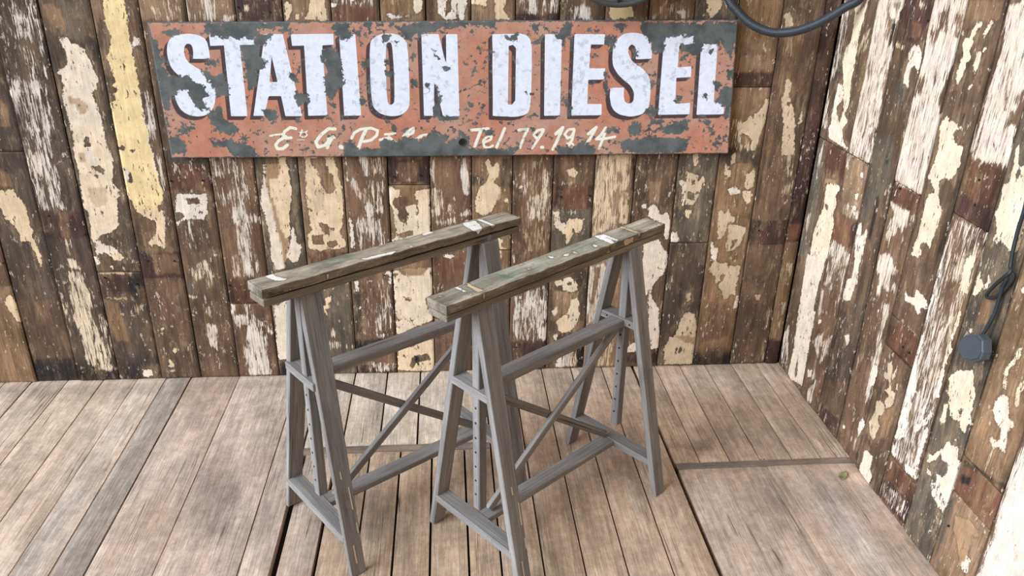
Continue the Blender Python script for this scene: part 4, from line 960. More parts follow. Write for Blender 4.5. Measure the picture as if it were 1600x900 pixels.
# ------------------------------------------------------------------ the enamelled sign
SIGN = """L -1922 1109 -1925 1109 -1931 1109 -1940 1108 -1953 1108 -1962 1108 -1968 1108 -1971 1108 -1971 1110 -1970 1114 -1969 1120 -1968 1127 -1968 1134 -1968 1139 -1969 1143 -1970 1146 -1972 1149 -1974 1150 -1977 1151 -1980 1151 -1983 1150 -1986 1149 -1988 1146 -1990 1143 -1992 1139 -1993 1135 -1994 1130 -1994 1123 -1994 1118 -1993 1112 -1991 1106 -1987 1101 -1983 1095 -1976 1090 -1968 1084 -1958 1078 -1949 1071 -1942 1065 -1935 1058 -1930 1051 -1926 1043 -1923 1035 -1921 1027 -1920 1018 -1920 1010 -1921 1000 -1923 991 -1925 981 -1928 973 -1932 964 -1937 957 -1943 951 -1949 946 -1956 942 -1965 939 -1973 938 -1982 937 -1990 938 -1998 939 -2006 941 -2012 944 -2019 948 -2024 953 -2029 958 -2032 964 -2035 971 -2037 978 -2039 985 -2040 992 -2040 998 -2040 1004 -2040 1009 -2040 1014 -2040 1016 -2040 1018 -2037 1018 -2032 1018 -2024 1019 -2013 1020 -2004 1020 -1999 1021 -1996 1021 -1996 1019 -1996 1015 -1996 1009 -1995 1001 -1994 994 -1992 988 -1990 983 -1986 979 -1983 977 -1980 975 -1976 976 -1973 977 -1970 980 -1968 983 -1966 987 -1964 992 -1964 997 -1964 1001 -1964 1006 -1966 1011 -1970 1017 -1977 1023 -1985 1031 -1997 1040 -2006 1048 -2015 1055 -2022 1062 -2028 1068 -2033 1075 -2037 1082 -2040 1090 -2041 1098 -2043 1107 -2043 1116 -2043 1125 -2042 1134 -2040 1142 -2038 1149 -2035 1155 -2031 1161 -2027 1165 -2022 1169 -2016 1172 -2010 1174 -2003 1176 -1995 1177 -1987 1178 -1978 1179 -1969 1179 -1961 1178 -1953 1177 -1946 1175 -1939 1172 -1934 1169 -1930 1166 -1927 1161 -1924 1155 -1923 1147 -1922 1137 -1922 1126 -1922 1117 -1922 1111
L -1916 1177 -1787 1179 -1788 1149 -1831 1148 -1834 938 -1883 938 -1877 1147 -1917 1145
L -1756 1180 -1704 1180 -1669 938 -1720 938 -1727 999 -1764 999 -1784 939 -1816 939
H -1743 1118 -1733 1041 -1756 1041
L -1681 1180 -1557 1182 -1558 1151 -1592 1149 -1593 941 -1651 939 -1645 1148 -1680 1147
L -1540 1181 -1493 1182 -1490 940 -1542 939
L -1450 1156 -1448 1162 -1444 1167 -1439 1171 -1434 1175 -1427 1178 -1420 1181 -1412 1183 -1402 1184 -1392 1184 -1383 1184 -1374 1182 -1366 1180 -1360 1176 -1354 1172 -1349 1167 -1345 1162 -1342 1157 -1341 1143 -1339 1120 -1339 1087 -1339 1045 -1339 1011 -1340 986 -1342 971 -1344 964 -1348 958 -1352 953 -1358 948 -1364 944 -1372 941 -1380 939 -1389 938 -1399 938 -1408 939 -1417 941 -1426 944 -1434 948 -1440 953 -1446 959 -1450 965 -1453 973 -1455 989 -1456 1013 -1456 1046 -1455 1088 -1454 1119 -1452 1142
H -1402 1155 -1399 1157 -1396 1159 -1393 1159 -1390 1158 -1388 1155 -1386 1144 -1385 1122 -1384 1091 -1384 1050 -1385 1018 -1386 995 -1387 982 -1389 978 -1392 975 -1394 974 -1397 973 -1400 973 -1402 975 -1405 977 -1406 980 -1407 984 -1408 997 -1409 1020 -1408 1052 -1408 1092 -1406 1123 -1404 1144
L -1298 1183 -1247 1184 -1225 1090 -1225 1184 -1191 1184 -1187 938 -1238 936 -1263 1049 -1266 939 -1297 939
L -1086 1185 -1081 1185 -1072 1185 -1059 1185 -1041 1186 -1026 1186 -1015 1186 -1007 1187 -1002 1187 -997 1186 -991 1185 -986 1183 -980 1180 -976 1176 -972 1171 -969 1165 -968 1157 -966 1146 -965 1132 -965 1116 -964 1096 -964 1075 -964 1054 -964 1032 -964 1009 -965 990 -966 974 -967 963 -969 956 -972 949 -978 945 -985 941 -995 939 -1003 937 -1010 936 -1016 936 -1022 936 -1029 936 -1038 937 -1049 937 -1063 938 -1073 938 -1079 939 -1083 939 -1083 955 -1083 987 -1084 1034 -1085 1095 -1085 1140 -1086 1170
H -1036 1151 -1023 1154 -1014 1145 -1013 987 -1023 974 -1036 974
L -927 1186 -875 1186 -871 940 -921 939
L -837 1187 -744 1187 -744 1157 -785 1157 -786 1086 -736 1086 -736 1052 -787 1051 -786 976 -740 976 -738 941 -835 940
L -593 1116 -596 1116 -602 1115 -611 1115 -624 1114 -633 1114 -639 1114 -643 1114 -643 1115 -643 1119 -643 1124 -643 1131 -644 1137 -645 1142 -646 1146 -647 1149 -649 1152 -651 1154 -653 1155 -656 1157 -658 1157 -661 1157 -663 1155 -665 1153 -667 1150 -668 1147 -668 1142 -668 1136 -667 1131 -664 1125 -661 1120 -658 1114 -652 1108 -645 1102 -636 1096 -626 1090 -616 1083 -609 1076 -602 1069 -597 1062 -593 1053 -590 1041 -588 1028 -587 1012 -587 998 -587 986 -588 976 -589 967 -592 960 -597 953 -603 948 -610 944 -618 941 -628 939 -639 937 -651 937 -662 939 -672 941 -681 944 -689 948 -696 953 -702 959 -706 966 -710 973 -712 982 -714 991 -716 1000 -716 1011 -716 1019 -716 1024 -716 1026 -714 1026 -708 1027 -700 1027 -689 1027 -681 1027 -675 1028 -673 1028 -673 1026 -672 1022 -672 1015 -672 1007 -671 1000 -670 994 -668 988 -666 984 -663 981 -659 979 -656 978 -651 978 -648 979 -645 980 -642 983 -640 986 -639 990 -639 995 -639 1000 -639 1006 -640 1012 -642 1017 -645 1022 -648 1027 -653 1033 -659 1039 -668 1045 -678 1053 -686 1060 -694 1067 -700 1075 -705 1082 -710 1090 -713 1099 -715 1110 -716 1121 -716 1131 -716 1141 -715 1149 -713 1157 -710 1164 -706 1170 -702 1176 -696 1181 -691 1185 -685 1188 -679 1190 -672 1191 -665 1192 -657 1192 -649 1192 -640 1191 -631 1189 -624 1187 -618 1184 -613 1181 -608 1177 -604 1173 -601 1168 -599 1162 -597 1156 -595 1148 -594 1140 -593 1130 -593 1123 -593 1118
L -560 1189 -464 1190 -463 1158 -510 1156 -508 1090 -464 1093 -463 1060 -509 1058 -504 977 -456 980 -454 944 -556 942
L -443 1190 -391 1190 -380 982 -346 978 -342 944 -431 942
T14 -1692 899 -1709 903 -1727 891 -1734 878 -1726 869 -1709 871
T15 -1725 875 -1749 861 -1759 848 -1755 836 -1739 836 -1723 848
T9 -1773 877 -1750 881 -1728 883
T7 -1674 895 -1682 875 -1672 873
T5 -1683 887 -1668 888
T6 -1657 893 -1665 887 -1659 880 -1667 873
T5 -1692 864 -1667 864
T16 -1573 898 -1593 899 -1617 880 -1635 858 -1630 841 -1607 847 -1589 868 -1580 874
T16 -1580 874 -1593 857 -1601 839
T10 -1598 868 -1575 871
T20 -1560 842 -1556 840
T17 -1478 896 -1491 871 -1505 837
T14 -1524 869 -1515 886 -1495 897 -1462 901 -1442 893 -1446 877 -1464 863 -1487 858
T12 -1437 864 -1417 869 -1407 867
T12 -1420 881 -1403 882 -1389 884
T12 -1409 873 -1394 860 -1388 855
T14 -1363 874 -1347 891 -1330 901 -1333 886 -1354 874
T12 -1335 855 -1321 868 -1307 874
T10 -1314 874 -1300 879 -1287 880
T15 -1150 894 -1123 896 -1097 899
T16 -1119 895 -1130 867 -1140 842
T12 -1111 854 -1089 863 -1086 873 -1099 875 -1113 860 -1109 840 -1096 837 -1082 844
T15 -1045 899 -1058 866 -1070 839
T14 -1000 894 -971 897 -984 870 -995 837
T13 -923 896 -940 893 -952 878 -943 867 -929 876 -921 893
T13 -921 895 -936 866 -956 835
T16 -926 838 -922 838
T16 -882 881 -860 902 -872 869 -889 831
T13 -824 897 -842 895 -853 880 -843 867 -830 873 -823 892
T14 -823 893 -828 862 -843 837
T9 -844 851 -825 849 -820 838 -839 828 -850 832
T16 -777 881 -753 902 -768 869 -790 836
T14 -722 901 -737 876 -750 864 -719 866 -690 872
T14 -724 881 -732 855 -739 834
R16 -1209 853
X -1852 868
X -577 871
C -2090 1183 -2070 1159 -2061 1135 -2062 1092 -2050 1055 -2012 1059 -2032 1011 -2051 1005 -2066 954 -2082 967 -2082 1030 -2086 1099 -2092 1153
C -1917 1208 -1774 1215 -1778 1176 -1795 1164 -1812 1173 -1833 1158 -1855 1176 -1880 1170 -1910 1175 -1927 1184
C -2032 1049 -2014 1048 -1994 1059 -1981 1040 -1954 1031 -1946 1002 -1960 989 -1949 957 -1971 960 -1993 980 -1995 1012 -2018 1018 -2036 1024
C -1951 1074 -1919 1059 -1894 1062 -1879 1031 -1883 1005 -1919 993 -1923 1031 -1939 1050
C -1925 1105 -1902 1099 -1916 1087 -1933 1093
C -2072 875 -2041 869 -2025 849 -2048 822 -2074 822 -2077 842
C -2050 895 -2022 908 -1998 902 -2032 885
C -1953 947 -1913 967 -1905 928 -1870 908 -1869 885 -1905 882 -1940 908
C -1953 858 -1907 865 -1876 858 -1827 835 -1820 811 -1888 811 -1910 842 -1948 845
C -1828 1146 -1785 1143 -1798 1031 -1818 1018 -1824 1075
C -2075 1030 -2047 1037 -2037 1018 -2059 999
C -2042 1183 -2023 1189 -1993 1184 -2006 1178 -2031 1175
C -1781 1176 -1766 1175 -1738 1177 -1743 1162 -1773 1143 -1779 1112 -1759 1100 -1773 1081 -1805 1075
C -1778 1209 -1685 1216 -1681 1201 -1743 1195 -1779 1197
C -1718 1192 -1675 1198 -1682 1183
C -1553 1214 -1507 1212 -1515 1188 -1496 1179 -1516 1166 -1541 1166 -1552 1187
C -1593 1138 -1549 1138 -1540 1095 -1536 1038 -1544 1032 -1580 987 -1596 1019 -1585 1076
C -1601 1120 -1577 1107 -1596 1101
C -1373 1201 -1294 1217 -1082 1221 -1082 1206 -1155 1212 -1250 1199 -1257 1187 -1320 1189 -1327 1165 -1346 1171 -1358 1189
C -1410 1176 -1401 1182 -1393 1176 -1397 1161 -1409 1161
C -1384 1164 -1368 1161 -1375 1152
C -1680 1012 -1649 1003 -1644 980 -1677 974 -1685 993
C -1693 1069 -1675 1066 -1674 1044 -1690 1041
C -1790 957 -1746 954 -1746 928 -1771 928
C -1489 990 -1470 984 -1474 974 -1490 974
C -1331 1048 -1312 1042 -1316 1029 -1329 1029
C -1409 1108 -1399 1108 -1400 1096 -1408 1096
C -1414 1077 -1388 1071 -1389 1055 -1408 1058
C -1550 853 -1530 864 -1516 855 -1512 830 -1492 833 -1439 837 -1424 864 -1384 857 -1357 874 -1318 860 -1270 887 -1224 874 -1231 853 -1183 873 -1187 895 -1162 873 -1153 838 -1130 831 -1102 829 -1041 832 -1017 828 -1017 804 -1547 806
C -1240 1089 -1214 1084 -1224 1076
C -1258 1033 -1242 987 -1249 941 -1266 938 -1265 967 -1251 987
C -1264 1137 -1258 1134 -1259 1125 -1249 1118 -1239 1106 -1244 1109 -1255 1118
C -1290 1034 -1281 1033 -1285 1025
C -1328 1127 -1322 1124 -1326 1109 -1332 1115
C -1476 1102 -1460 1105 -1461 1089 -1474 1089
C -1587 977 -1564 974 -1568 964
C -1402 921 -1379 901 -1387 884 -1396 894
C -1256 938 -1189 934 -1186 928 -1243 924
C -1113 1138 -1078 1136 -1078 1131
C -1156 977 -1146 974 -1153 969
C -1116 974 -1106 970 -1113 962
C -1052 1179 -1027 1182 -1011 1179 -1010 1167 -1033 1167
C -1112 890 -1086 896 -1081 877 -1103 876
C -632 1222 -467 1221 -341 1225 -329 1191 -339 1165 -338 1107 -356 1140 -376 1165 -388 1178 -393 1165 -433 1161 -449 1123 -498 1139 -506 1158 -460 1161 -466 1183 -509 1186 -556 1183 -554 1132 -591 1138 -608 1176 -630 1201
C -723 1219 -678 1219 -695 1194
C -894 1183 -872 1205 -860 1223 -847 1217 -849 1187 -867 1165 -887 1171
C -740 1175 -708 1181 -712 1153 -739 1159
C -970 1216 -944 1214 -956 1192
C -794 1199 -755 1200 -767 1193
C -1027 1182 -1011 1182 -1010 1170 -1023 1164
C -348 1081 -326 1081 -324 1055 -346 1062
C -385 1048 -370 1042 -370 1015 -385 1022
C -355 1029 -324 1029 -320 975 -329 941 -348 978 -370 982 -363 1009
C -599 961 -561 961 -566 937 -601 948
C -645 900 -633 920 -612 914 -609 879 -637 879
C -579 931 -536 920 -542 907 -574 914
C -541 900 -502 920 -453 924 -453 893 -497 879 -533 886
C -663 858 -580 869 -447 865 -456 823 -575 816 -668 830
C -718 900 -677 900 -679 886 -713 883
C -418 920 -383 920 -388 906
C -739 1076 -730 1073 -731 1037 -720 1024 -718 1001 -734 1008 -731 1037
C -659 1154 -642 1147 -635 1122 -647 1124
C -877 838 -814 838 -795 859 -745 831 -750 813 -869 814
C -1034 839 -1000 839 -1007 828 -1034 821
C -859 994 -848 988 -849 961 -855 968
C -846 961 -838 961 -839 941 -843 941
C -980 1011 -954 1007 -954 1003 -978 1006
C -415 1008 -407 1005 -402 990 -409 994
C -414 1142 -405 1142 -406 1134 -411 1134
C -961 900 -951 900 -957 892
C -506 998 -485 995 -487 982 -503 988
C -392 1181 -387 1181 -383 1146 -388 1143
"""
CORN = np.array([[-2.0853, 1.2097], [-.3357, 1.2324], [-2.0798, .8077], [-.3097, .8150]])   # top left, top right, bottom left, bottom right (x, z)
def sign_point(u, v, d):
    t = CORN[0]+(CORN[1]-CORN[0])*u[:, None]; b = CORN[2]+(CORN[3]-CORN[2])*u[:, None]; q = b+(t-b)*v[:, None]
    return np.stack([q[:, 0], -.03-d, q[:, 1]], -1)
def sign_attrs(UV):
    P = sign_point(UV[:, 0], UV[:, 1], np.zeros(len(UV)))[:, [0, 2]]; n = len(P); PX = 1/3/527
    let = np.full(n, -.05); hol = np.full(n, -.05); scr = np.full(n, -.03); chip = np.full(n, -.05); sh = np.full(n, -.05); star = np.full(n, -.03)
    for ln in SIGN.splitlines():
        t = ln.split()
        if not t: continue
        p = np.array([float(v) for v in t[1:]]).reshape(-1, 2)/1000; k = t[0][0]
        if k == 'L':
            let = np.maximum(let, poly_sdf(P, p))
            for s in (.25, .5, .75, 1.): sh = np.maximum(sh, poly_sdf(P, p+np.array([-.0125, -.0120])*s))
        elif k == 'H':
            let = np.minimum(let, -poly_sdf(P, p))
            full = np.full(n, 9.)
            for s in (0., .33, .66, 1.): full = np.minimum(full, poly_sdf(P, p+np.array([-.0125, -.0120])*s))
            hol = np.maximum(hol, full)
        elif k == 'T': scr = np.maximum(scr, line_sdf(P, p, float(t[0][1:])*PX/2))
        elif k == 'C': chip = np.maximum(chip, poly_sdf(P, p))
        elif k == 'X':
            for a in range(8):
                r = (.014 if a % 2 else .018); q = np.array([p[0], p[0]+r*np.array([math.cos(a*math.pi/4+.2), math.sin(a*math.pi/4+.2)])])
                star = np.maximum(star, line_sdf(P, q, .0017, .03))
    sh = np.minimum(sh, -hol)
    edge = np.minimum(np.minimum(UV[:, 0]*1.75, (1-UV[:, 0])*1.75), np.minimum(UV[:, 1], 1-UV[:, 1])*.41)
    return {'letter': let, 'shade': sh, 'script': scr, 'chip': chip, 'rim': edge, 'star': star}
def sign_material():
    s = NT('chipped_sign_paint'); iso, base = s.coords(); hz, _ = s.coords(.4, 1, 1, base=base)
    A = lambda n: s.attr(n).outputs['Fac']
    big = s.noise(iso, 5, 4, .6); mid = s.noise(iso, 26, 4, .6)
    c = s.mix(s.ramp(big, .38, .62), lin((188,124,97)), lin((184,139,118)))
    c = s.mix(1., c, s.grey(s.ramp(mid, .3, .7, .88, 1.08)), 'MULTIPLY')
    c = s.mix(s.math('MULTIPLY', s.ramp(s.noise(hz, 12, 4, .6), .55, .72), .4), c, lin((160,112,94)))
    w = s.math('SUBTRACT', s.noise(iso, 55, 5, .65), .5)
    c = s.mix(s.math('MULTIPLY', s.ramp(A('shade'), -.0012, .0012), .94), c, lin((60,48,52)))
    wc = s.mix(1., lin((226,226,234)), s.grey(s.ramp(s.noise(iso, 60, 5, .65), .3, .7, .92, 1.03)), 'MULTIPLY')
    c = s.mix(s.ramp(s.math('ADD', A('letter'), s.math('MULTIPLY', w, .0012)), -.0006, .0006), c, wc)
    c = s.mix(s.ramp(s.math('ADD', A('script'), s.math('MULTIPLY', w, .002)), -.0005, .0007), c, lin((232,226,206)))
    steel = s.mix(s.ramp(s.noise(iso, 18, 5, .65), .35, .65), lin((72,76,75)), lin((100,101,98)))
    steel = s.mix(s.math('MULTIPLY', s.ramp(s.noise(iso, 40, 4, .6), .6, .72), .35), steel, lin((112,82,64)))
    d = s.math('ADD', s.math('ADD', A('chip'), .002), s.math('ADD', s.math('MULTIPLY', w, .040), s.math('MULTIPLY', s.math('SUBTRACT', s.noise(iso, 120, 6, .75), .5), .030))); d = s.math('ADD', d, s.math('MULTIPLY', s.math('SUBTRACT', s.noise(iso, 170, 3, .6), .5), .005))
    chip = s.ramp(d, -.0004, .0006)
    rnd = s.ramp(s.math('ADD', s.noise(iso, 48, 6, .7), s.math('MULTIPLY', s.noise(iso, 8, 3, .5), .4)), .785, .79)
    e = s.ramp(s.math('ADD', A('rim'), s.math('MULTIPLY', s.noise(iso, 30, 6, .72), -.022)), -.0088, -.0080, 1., 0.)
    scr = s.ramp(s.math('ABSOLUTE', s.math('SUBTRACT', s.noise(hz, 4.5, 2, .4, .5), .5)), 0., .0008, 1., 0.)
    scr = s.math('MULTIPLY', scr, s.ramp(s.noise(iso, 7, 2, .5), .52, .6))
    rnd = s.math('MULTIPLY', rnd, s.math('MULTIPLY', s.ramp(A('letter'), -.001, .001, 1., .25), s.ramp(A('script'), -.001, .001, 1., .3)))
    chip = s.math('MAXIMUM', s.math('MAXIMUM', chip, s.math('MAXIMUM', rnd, s.ramp(s.math('ADD', A('star'), s.math('MULTIPLY', w, .002)), -.0006, .0004))), s.math('MAXIMUM', e, s.math('MULTIPLY', scr, .6)))
    c = s.mix(chip, c, steel)
    s.l.new(c, s.b.inputs['Base Color']); s.put(s.b.inputs['Roughness'], s.ramp(chip, 0, 1, .42, .6)); s.b.inputs['Specular IOR Level'].default_value = .35
    s.l.new(s.bump(s.math('MULTIPLY', chip, -1.), .5, .0012), s.b.inputs['Normal'])
    return s.m
sign = empty('painted_sign', (-1.2, -.012, .815))
tag(sign, 'long orange sheet metal sign with chipped white lettering on the back wall', 'sign')
MAT_SIGN = sign_material()
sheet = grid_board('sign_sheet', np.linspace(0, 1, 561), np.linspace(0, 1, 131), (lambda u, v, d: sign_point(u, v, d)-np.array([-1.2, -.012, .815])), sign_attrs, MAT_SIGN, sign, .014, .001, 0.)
MAT_RUST = plain('rusty_dark_steel', (70,58,52), .65, .4)
for z in (.86, 1.16):
    link('mounting_batten', box_mesh('mounting_batten', (-.84, -.003, z-.815-.018), (.85, .0135, z-.815+.018), .002), MAT_RUST, sign)
def ring_mesh(name, rad, tube, axis='Y', n=28, k=8, c=(0, 0, 0)):
    V = []; Q = []
    for i in range(n):
        a = 2*math.pi*i/n
        for j in range(k):
            b = 2*math.pi*j/k; r = rad+tube*math.cos(b); V.append((c[0]+r*math.cos(a), c[1]+tube*math.sin(b), c[2]+r*math.sin(a)))
            Q.append((i*k+j, i*k+(j+1) % k, ((i+1) % n)*k+(j+1) % k, ((i+1) % n)*k+j))
    return np_mesh(name, np.array(V), np.array(Q), smooth=True)
def disc_mesh(name, rad, y0, y1, c=(0, 0), n=24, bevel=0.):
    bm = bmesh.new()
    bot = [bm.verts.new((c[0]+rad*math.cos(2*math.pi*i/n), y0, c[1]+rad*math.sin(2*math.pi*i/n))) for i in range(n)]
    top = [bm.verts.new((v.co.x, y1, v.co.z)) for v in bot]
    bm.faces.new(bot); bm.faces.new(top[::-1])
    for i in range(n): bm.faces.new((bot[i], top[i], top[(i+1) % n], bot[(i+1) % n]))
    bmesh.ops.recalc_face_normals(bm, faces=bm.faces[:])
    me = bpy.data.meshes.new(name); bm.to_mesh(me); bm.free(); return me
HX, HZ = -1.1785, .8555
hole = link('bolt_hole', disc_mesh('bolt_hole', .0098, -.0188, -.0170, (HX+1.2, HZ-.815)), MAT_HOLE, sign); hole['label'] = 'black bolt hole'
link('washer', ring_mesh('washer', .0112, .0016, c=(HX+1.2, -.0185, HZ-.815)), MAT_RUST, sign)

# ------------------------------------------------------------------ the trestles
BEAM = """0w -343 -47 -320 -46 -324 -21 -313 11 -320 18 -335 6 -341 -18
0w -277 -48 -255 -41 -274 -31
0w -124 13 -90 16 -41 20 -50 33 -117 24
0w 227 -31 269 -22 240 38 212 34 219 -5
0w 275 -29 289 -24 287 40 275 39
0w -57 17 -24 22 -48 36
0w 17 17 27 24 15 30
0w 94 -30 128 -32 126 -23 88 -17
0g -234 -31 -119 -56 -142 8 -248 15
0g 225 -13 286 0 274 35 226 39
0g 27 -22 60 -17 26 23 14 2
0b 170 -21 200 -14 184 10 163 10
0b -373 -45 -349 -44 -340 10 -374 16
1w -304 -36 -304 19 -310 22 -312 -31
1e -271 -39 -275 -9 -273 20 -288 22 -283 -21
1G -188 -35 -175 15 -198 18 -202 -24
1e -103 -38 -100 -27 -114 -21
1w -113 -3 -107 7 -117 10
1w 8 1 31 4 10 14
1w 48 -3 46 18 37 15
1w 122 0 126 16 109 20
1w 170 -36 188 -25 174 29 161 31 166 -24
1w 198 -29 194 29 184 29 186 -24
1e 285 -38 280 25 270 25 271 -32
1w -21 -21 -13 -7 -27 -2
1w 366 21 375 31 363 31
1g -300 -32 -274 -36 -276 17 -306 26
1g 172 -33 257 -21 278 23 174 29
1b -386 -38 -340 -41 -309 -31 -310 22 -383 27
1g -248 -13 -189 -17 -187 24 -246 27
1w -363 -22 -360 -15 -367 -13
0w 224 28 236 29 231 47 226 45
0w 278 27 285 27 281 44 278 42
0w -225 40 -219 40 -223 55 -225 54
0w -318 47 -313 47 -314 56 -318 55
1i -284 33 -275 34 -281 49 -284 43
1b -382 37 -343 40 -343 50 -375 50
1i 209 35 252 37 248 52 217 55
1i 269 30 279 31 280 42 272 42
1N 146 36 158 37 160 49 152 49
0N -371 44 -335 47 -338 51 -371 51
"""
beam_patches = {'0T': [], '1T': []}
for ln in BEAM.splitlines():
    t = ln.split()
    if t: beam_patches[t[0][0]+'T'].append((t[0][1], np.array([float(v) for v in t[1:]]).reshape(-1, 2)/1000))
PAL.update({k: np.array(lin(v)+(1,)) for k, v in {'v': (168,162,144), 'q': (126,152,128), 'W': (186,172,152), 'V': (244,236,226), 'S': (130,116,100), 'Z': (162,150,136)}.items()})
BMAP = {'w': 'cV', 'e': 'ce', 'i': 'ci', 'g': 'bv', 'G': 'bq', 'b': 'bZ', 'N': 'bN'}
LOCAL = {}
def member(name, parent, A, B, mat, bevel=.0018):
    """a timber between two end quads (lists of four corners, same order), its mesh lying along its own x axis"""
    A = [Vector(p) for p in A]; B = [Vector(p) for p in B]
    ca = sum(A, Vector())/4; cb = sum(B, Vector())/4; c = (ca+cb)/2
    x = (cb-ca).normalized(); y = (A[1]-A[0]); y = (y-x*y.dot(x)).normalized(); z = x.cross(y)
    M = Matrix((x, y, z)).transposed().to_4x4(); M.translation = c; Mi = M.inverted()
    bm = bmesh.new(); va = [bm.verts.new(Mi @ p) for p in A]; vb = [bm.verts.new(Mi @ p) for p in B]
    bm.faces.new(va); bm.faces.new(vb[::-1])
    for i in range(4): bm.faces.new((va[i], vb[i], vb[(i+1) % 4], va[(i+1) % 4]))
    bmesh.ops.recalc_face_normals(bm, faces=bm.faces[:])
    if bevel: bmesh.ops.bevel(bm, geom=bm.edges[:], offset=bevel, segments=1, affect='EDGES')
    me = bpy.data.meshes.new(name); bm.to_mesh(me); bm.free()
    o = link(name, me, mat, parent); o.matrix_local = M; LOCAL[o.name] = M.copy()
    return o
def quad_x(x, y0, y1, z0, z1): return [(x, y0, z0), (x, y1, z0), (x, y1, z1), (x, y0, z1)]
def quad_z(z, x0, x1, y0, y1): return [(x0, y0, z), (x1, y0, z), (x1, y1, z), (x0, y1, z)]
def trestle(i, pos, ang, S, label):
    L, off, wb, tb, H, atn, abn, atf, abf, lw0, lw1, lt0, lt1, s0l, s1l, s0r, s1r, dH, by, byaw, lowdrop = S
    root = empty('trestle', (pos[0], pos[1], 0), ang)
    tag(root, label, 'trestle', 'wooden trestles')
    # legs (local y points to the rear left, so the right side is negative)
    for e in (-1, 1):
        for side in (-1, 1):                                  # -1 rear left, +1 front right
            at, ab = (atn, abn) if e < 0 else (atf, abf); q0, q1 = (s0l, s1l) if side < 0 else (s0r, s1r)
            ht = H-tb+e*dH/2+.002
            def ends(z, xa, lw, yo, lt): return quad_z(z, e*xa-lw/2, e*xa+lw/2, -side*yo, -side*(yo-lt))
            leg = member('leg', root, ends(0, ab, lw1, q1, lt1), ends(ht, at, lw0, q0, lt0), MAT_TRESTLE)
            if e < 0 and side > 0:                            # pale splinter scars down the outside of the near right leg
                for fz, dx, ln in ((.36,.002,.02), (.24,.016,.06), (.15,.019,.028), (.045,.0,.05)):
                    z0, z1 = fz*ht*1., fz*ht+ln
                    yy = lambda z: -(q1+(q0-q1)*z/ht)-.0006
                    member('splinter_scar', leg, *[[LOCAL[leg.name].inverted() @ Vector(p) for p in quad_z(z, -ab+dx-.0014, -ab+dx+.0014, yy(z), yy(z)+.002)] for z in (z0, z1)], MAT_SCAR, 0)
        xo = e*(abn if e < 0 else abf)
        x0 = xo-.021; x1 = xo+.021
        for zt, zb, nm in ((.510, .489, 'upper'), (.110, .089, 'lower')):
            t = (zt+zb)/2/(H-tb); yl = s1l+(s0l-s1l)*t-lt1*.6; yr = s1r+(s0r-s1r)*t-lt1*.6
            rl = member('cross_rail', root, [(x0, yl, zb), (x1, yl, zb), (x1, yl, zt), (x0, yl, zt)], [(x0, -yr, zb), (x1, -yr, zb), (x1, -yr, zt), (x0, -yr, zt)], MAT_TRESTLE)
            if e > 0 and nm == 'upper':
                for yh in (.035, -.045):
                    h = link('peg_hole', disc_mesh('peg_hole', .003, -.0005, .002, n=10), MAT_HOLE, rl); h.matrix_local = LOCAL[rl.name].inverted() @ Matrix.Translation((x0, yh, .5)) @ Matrix.Rotation(-math.pi/2, 4, 'Z')
        # the sliding post: hangs from the top plank through the upper cross rail, drilled for a peg
        py = (-.034, -.010) if e < 0 else (-.026, -.002)
        pst = member('sliding_post', root, quad_x(0, *py, 0, .03) and [(x0+.006, py[0], .157), (x0+.031, py[0], .157), (x0+.031, py[1], .157), (x0+.006, py[1], .157)],
                     [(x0+.006, py[0]+.004, H-.03), (x0+.031, py[0]+.004, H-.03), (x0+.031, py[1]+.004, H-.03), (x0+.006, py[1]+.004, H-.03)], MAT_TRESTLE)
        for k in range(7):
            z = .455-.042*k
            h = link('peg_hole', disc_mesh('peg_hole', .0030, -.0006, .002, n=10), MAT_HOLE, pst)
            h.matrix_local = LOCAL[pst.name].inverted() @ Matrix.Translation((x0+.006, (py[0]+py[1])/2+.0015, z)) @ Matrix.Rotation(-math.pi/2, 4, 'Z')
    # the long rails and the crossed braces
    xa, xb = -abn+.02, abf-.021
    member('long_rail', root, quad_x(xa-.002, .018, -.026, .486, .509), quad_x(xb+.002, .018, -.026, .484, .5075), MAT_TRESTLE)
    lo = .0 if i else .012
    member('long_rail', root, quad_x(xa-.002, .018+lo, -.026+lo, .0905, .1085), quad_x(xb+.002, .018+lo, -.026+lo, .0905, .1085), MAT_TRESTLE)
    def slat(p, q, y0, y1, w=.021):
        d = Vector((q[0]-p[0], 0, q[1]-p[1])).normalized(); n = Vector((-d.z, 0, d.x))*w/2
        mk = lambda a: [Vector((a[0], y0, a[1]))-n, Vector((a[0], y1, a[1]))-n, Vector((a[0], y1, a[1]))+n, Vector((a[0], y0, a[1]))+n]
        member('brace', root, mk(p), mk(q), MAT_TRESTLE, .0012)
    slat((xa+.008, .472), (xb-.004, .118), .013, .001)
    slat((xa+.02, .118), (xb-.006, .482), -.001, -.014)
    # the beam: an upper plank on the posts and a lower plank on the legs
    br = Matrix.Translation((off, -by, H)) @ Matrix.Rotation(-byaw, 4, 'Z') @ Matrix.Rotation(-math.atan2(dH, L), 4, 'Y')
    hw = wb/2; th = .0205 if i else .0195
    pa = [('bv', np.array([[-.3, -hw], [.3, -hw], [.3, hw], [-.3, hw]]))] if i else []
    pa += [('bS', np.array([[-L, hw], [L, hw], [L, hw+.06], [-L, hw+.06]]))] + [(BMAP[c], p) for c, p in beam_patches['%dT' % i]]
    # section run: across the top from the rear left (s = -hw) to the front right (s = hw), then down the side
    us = lines(-L/2, L/2, .006); ss = np.concatenate([lines(-hw, hw, .004), hw+lines(0, th, .004)[1:]])
    Ug, Sg = np.meshgrid(us, ss); u, s_ = Ug.ravel(), Sg.ravel()
    B, pc, sd, de = paint_layers(np.stack([u, s_], 1), pa, 'W')
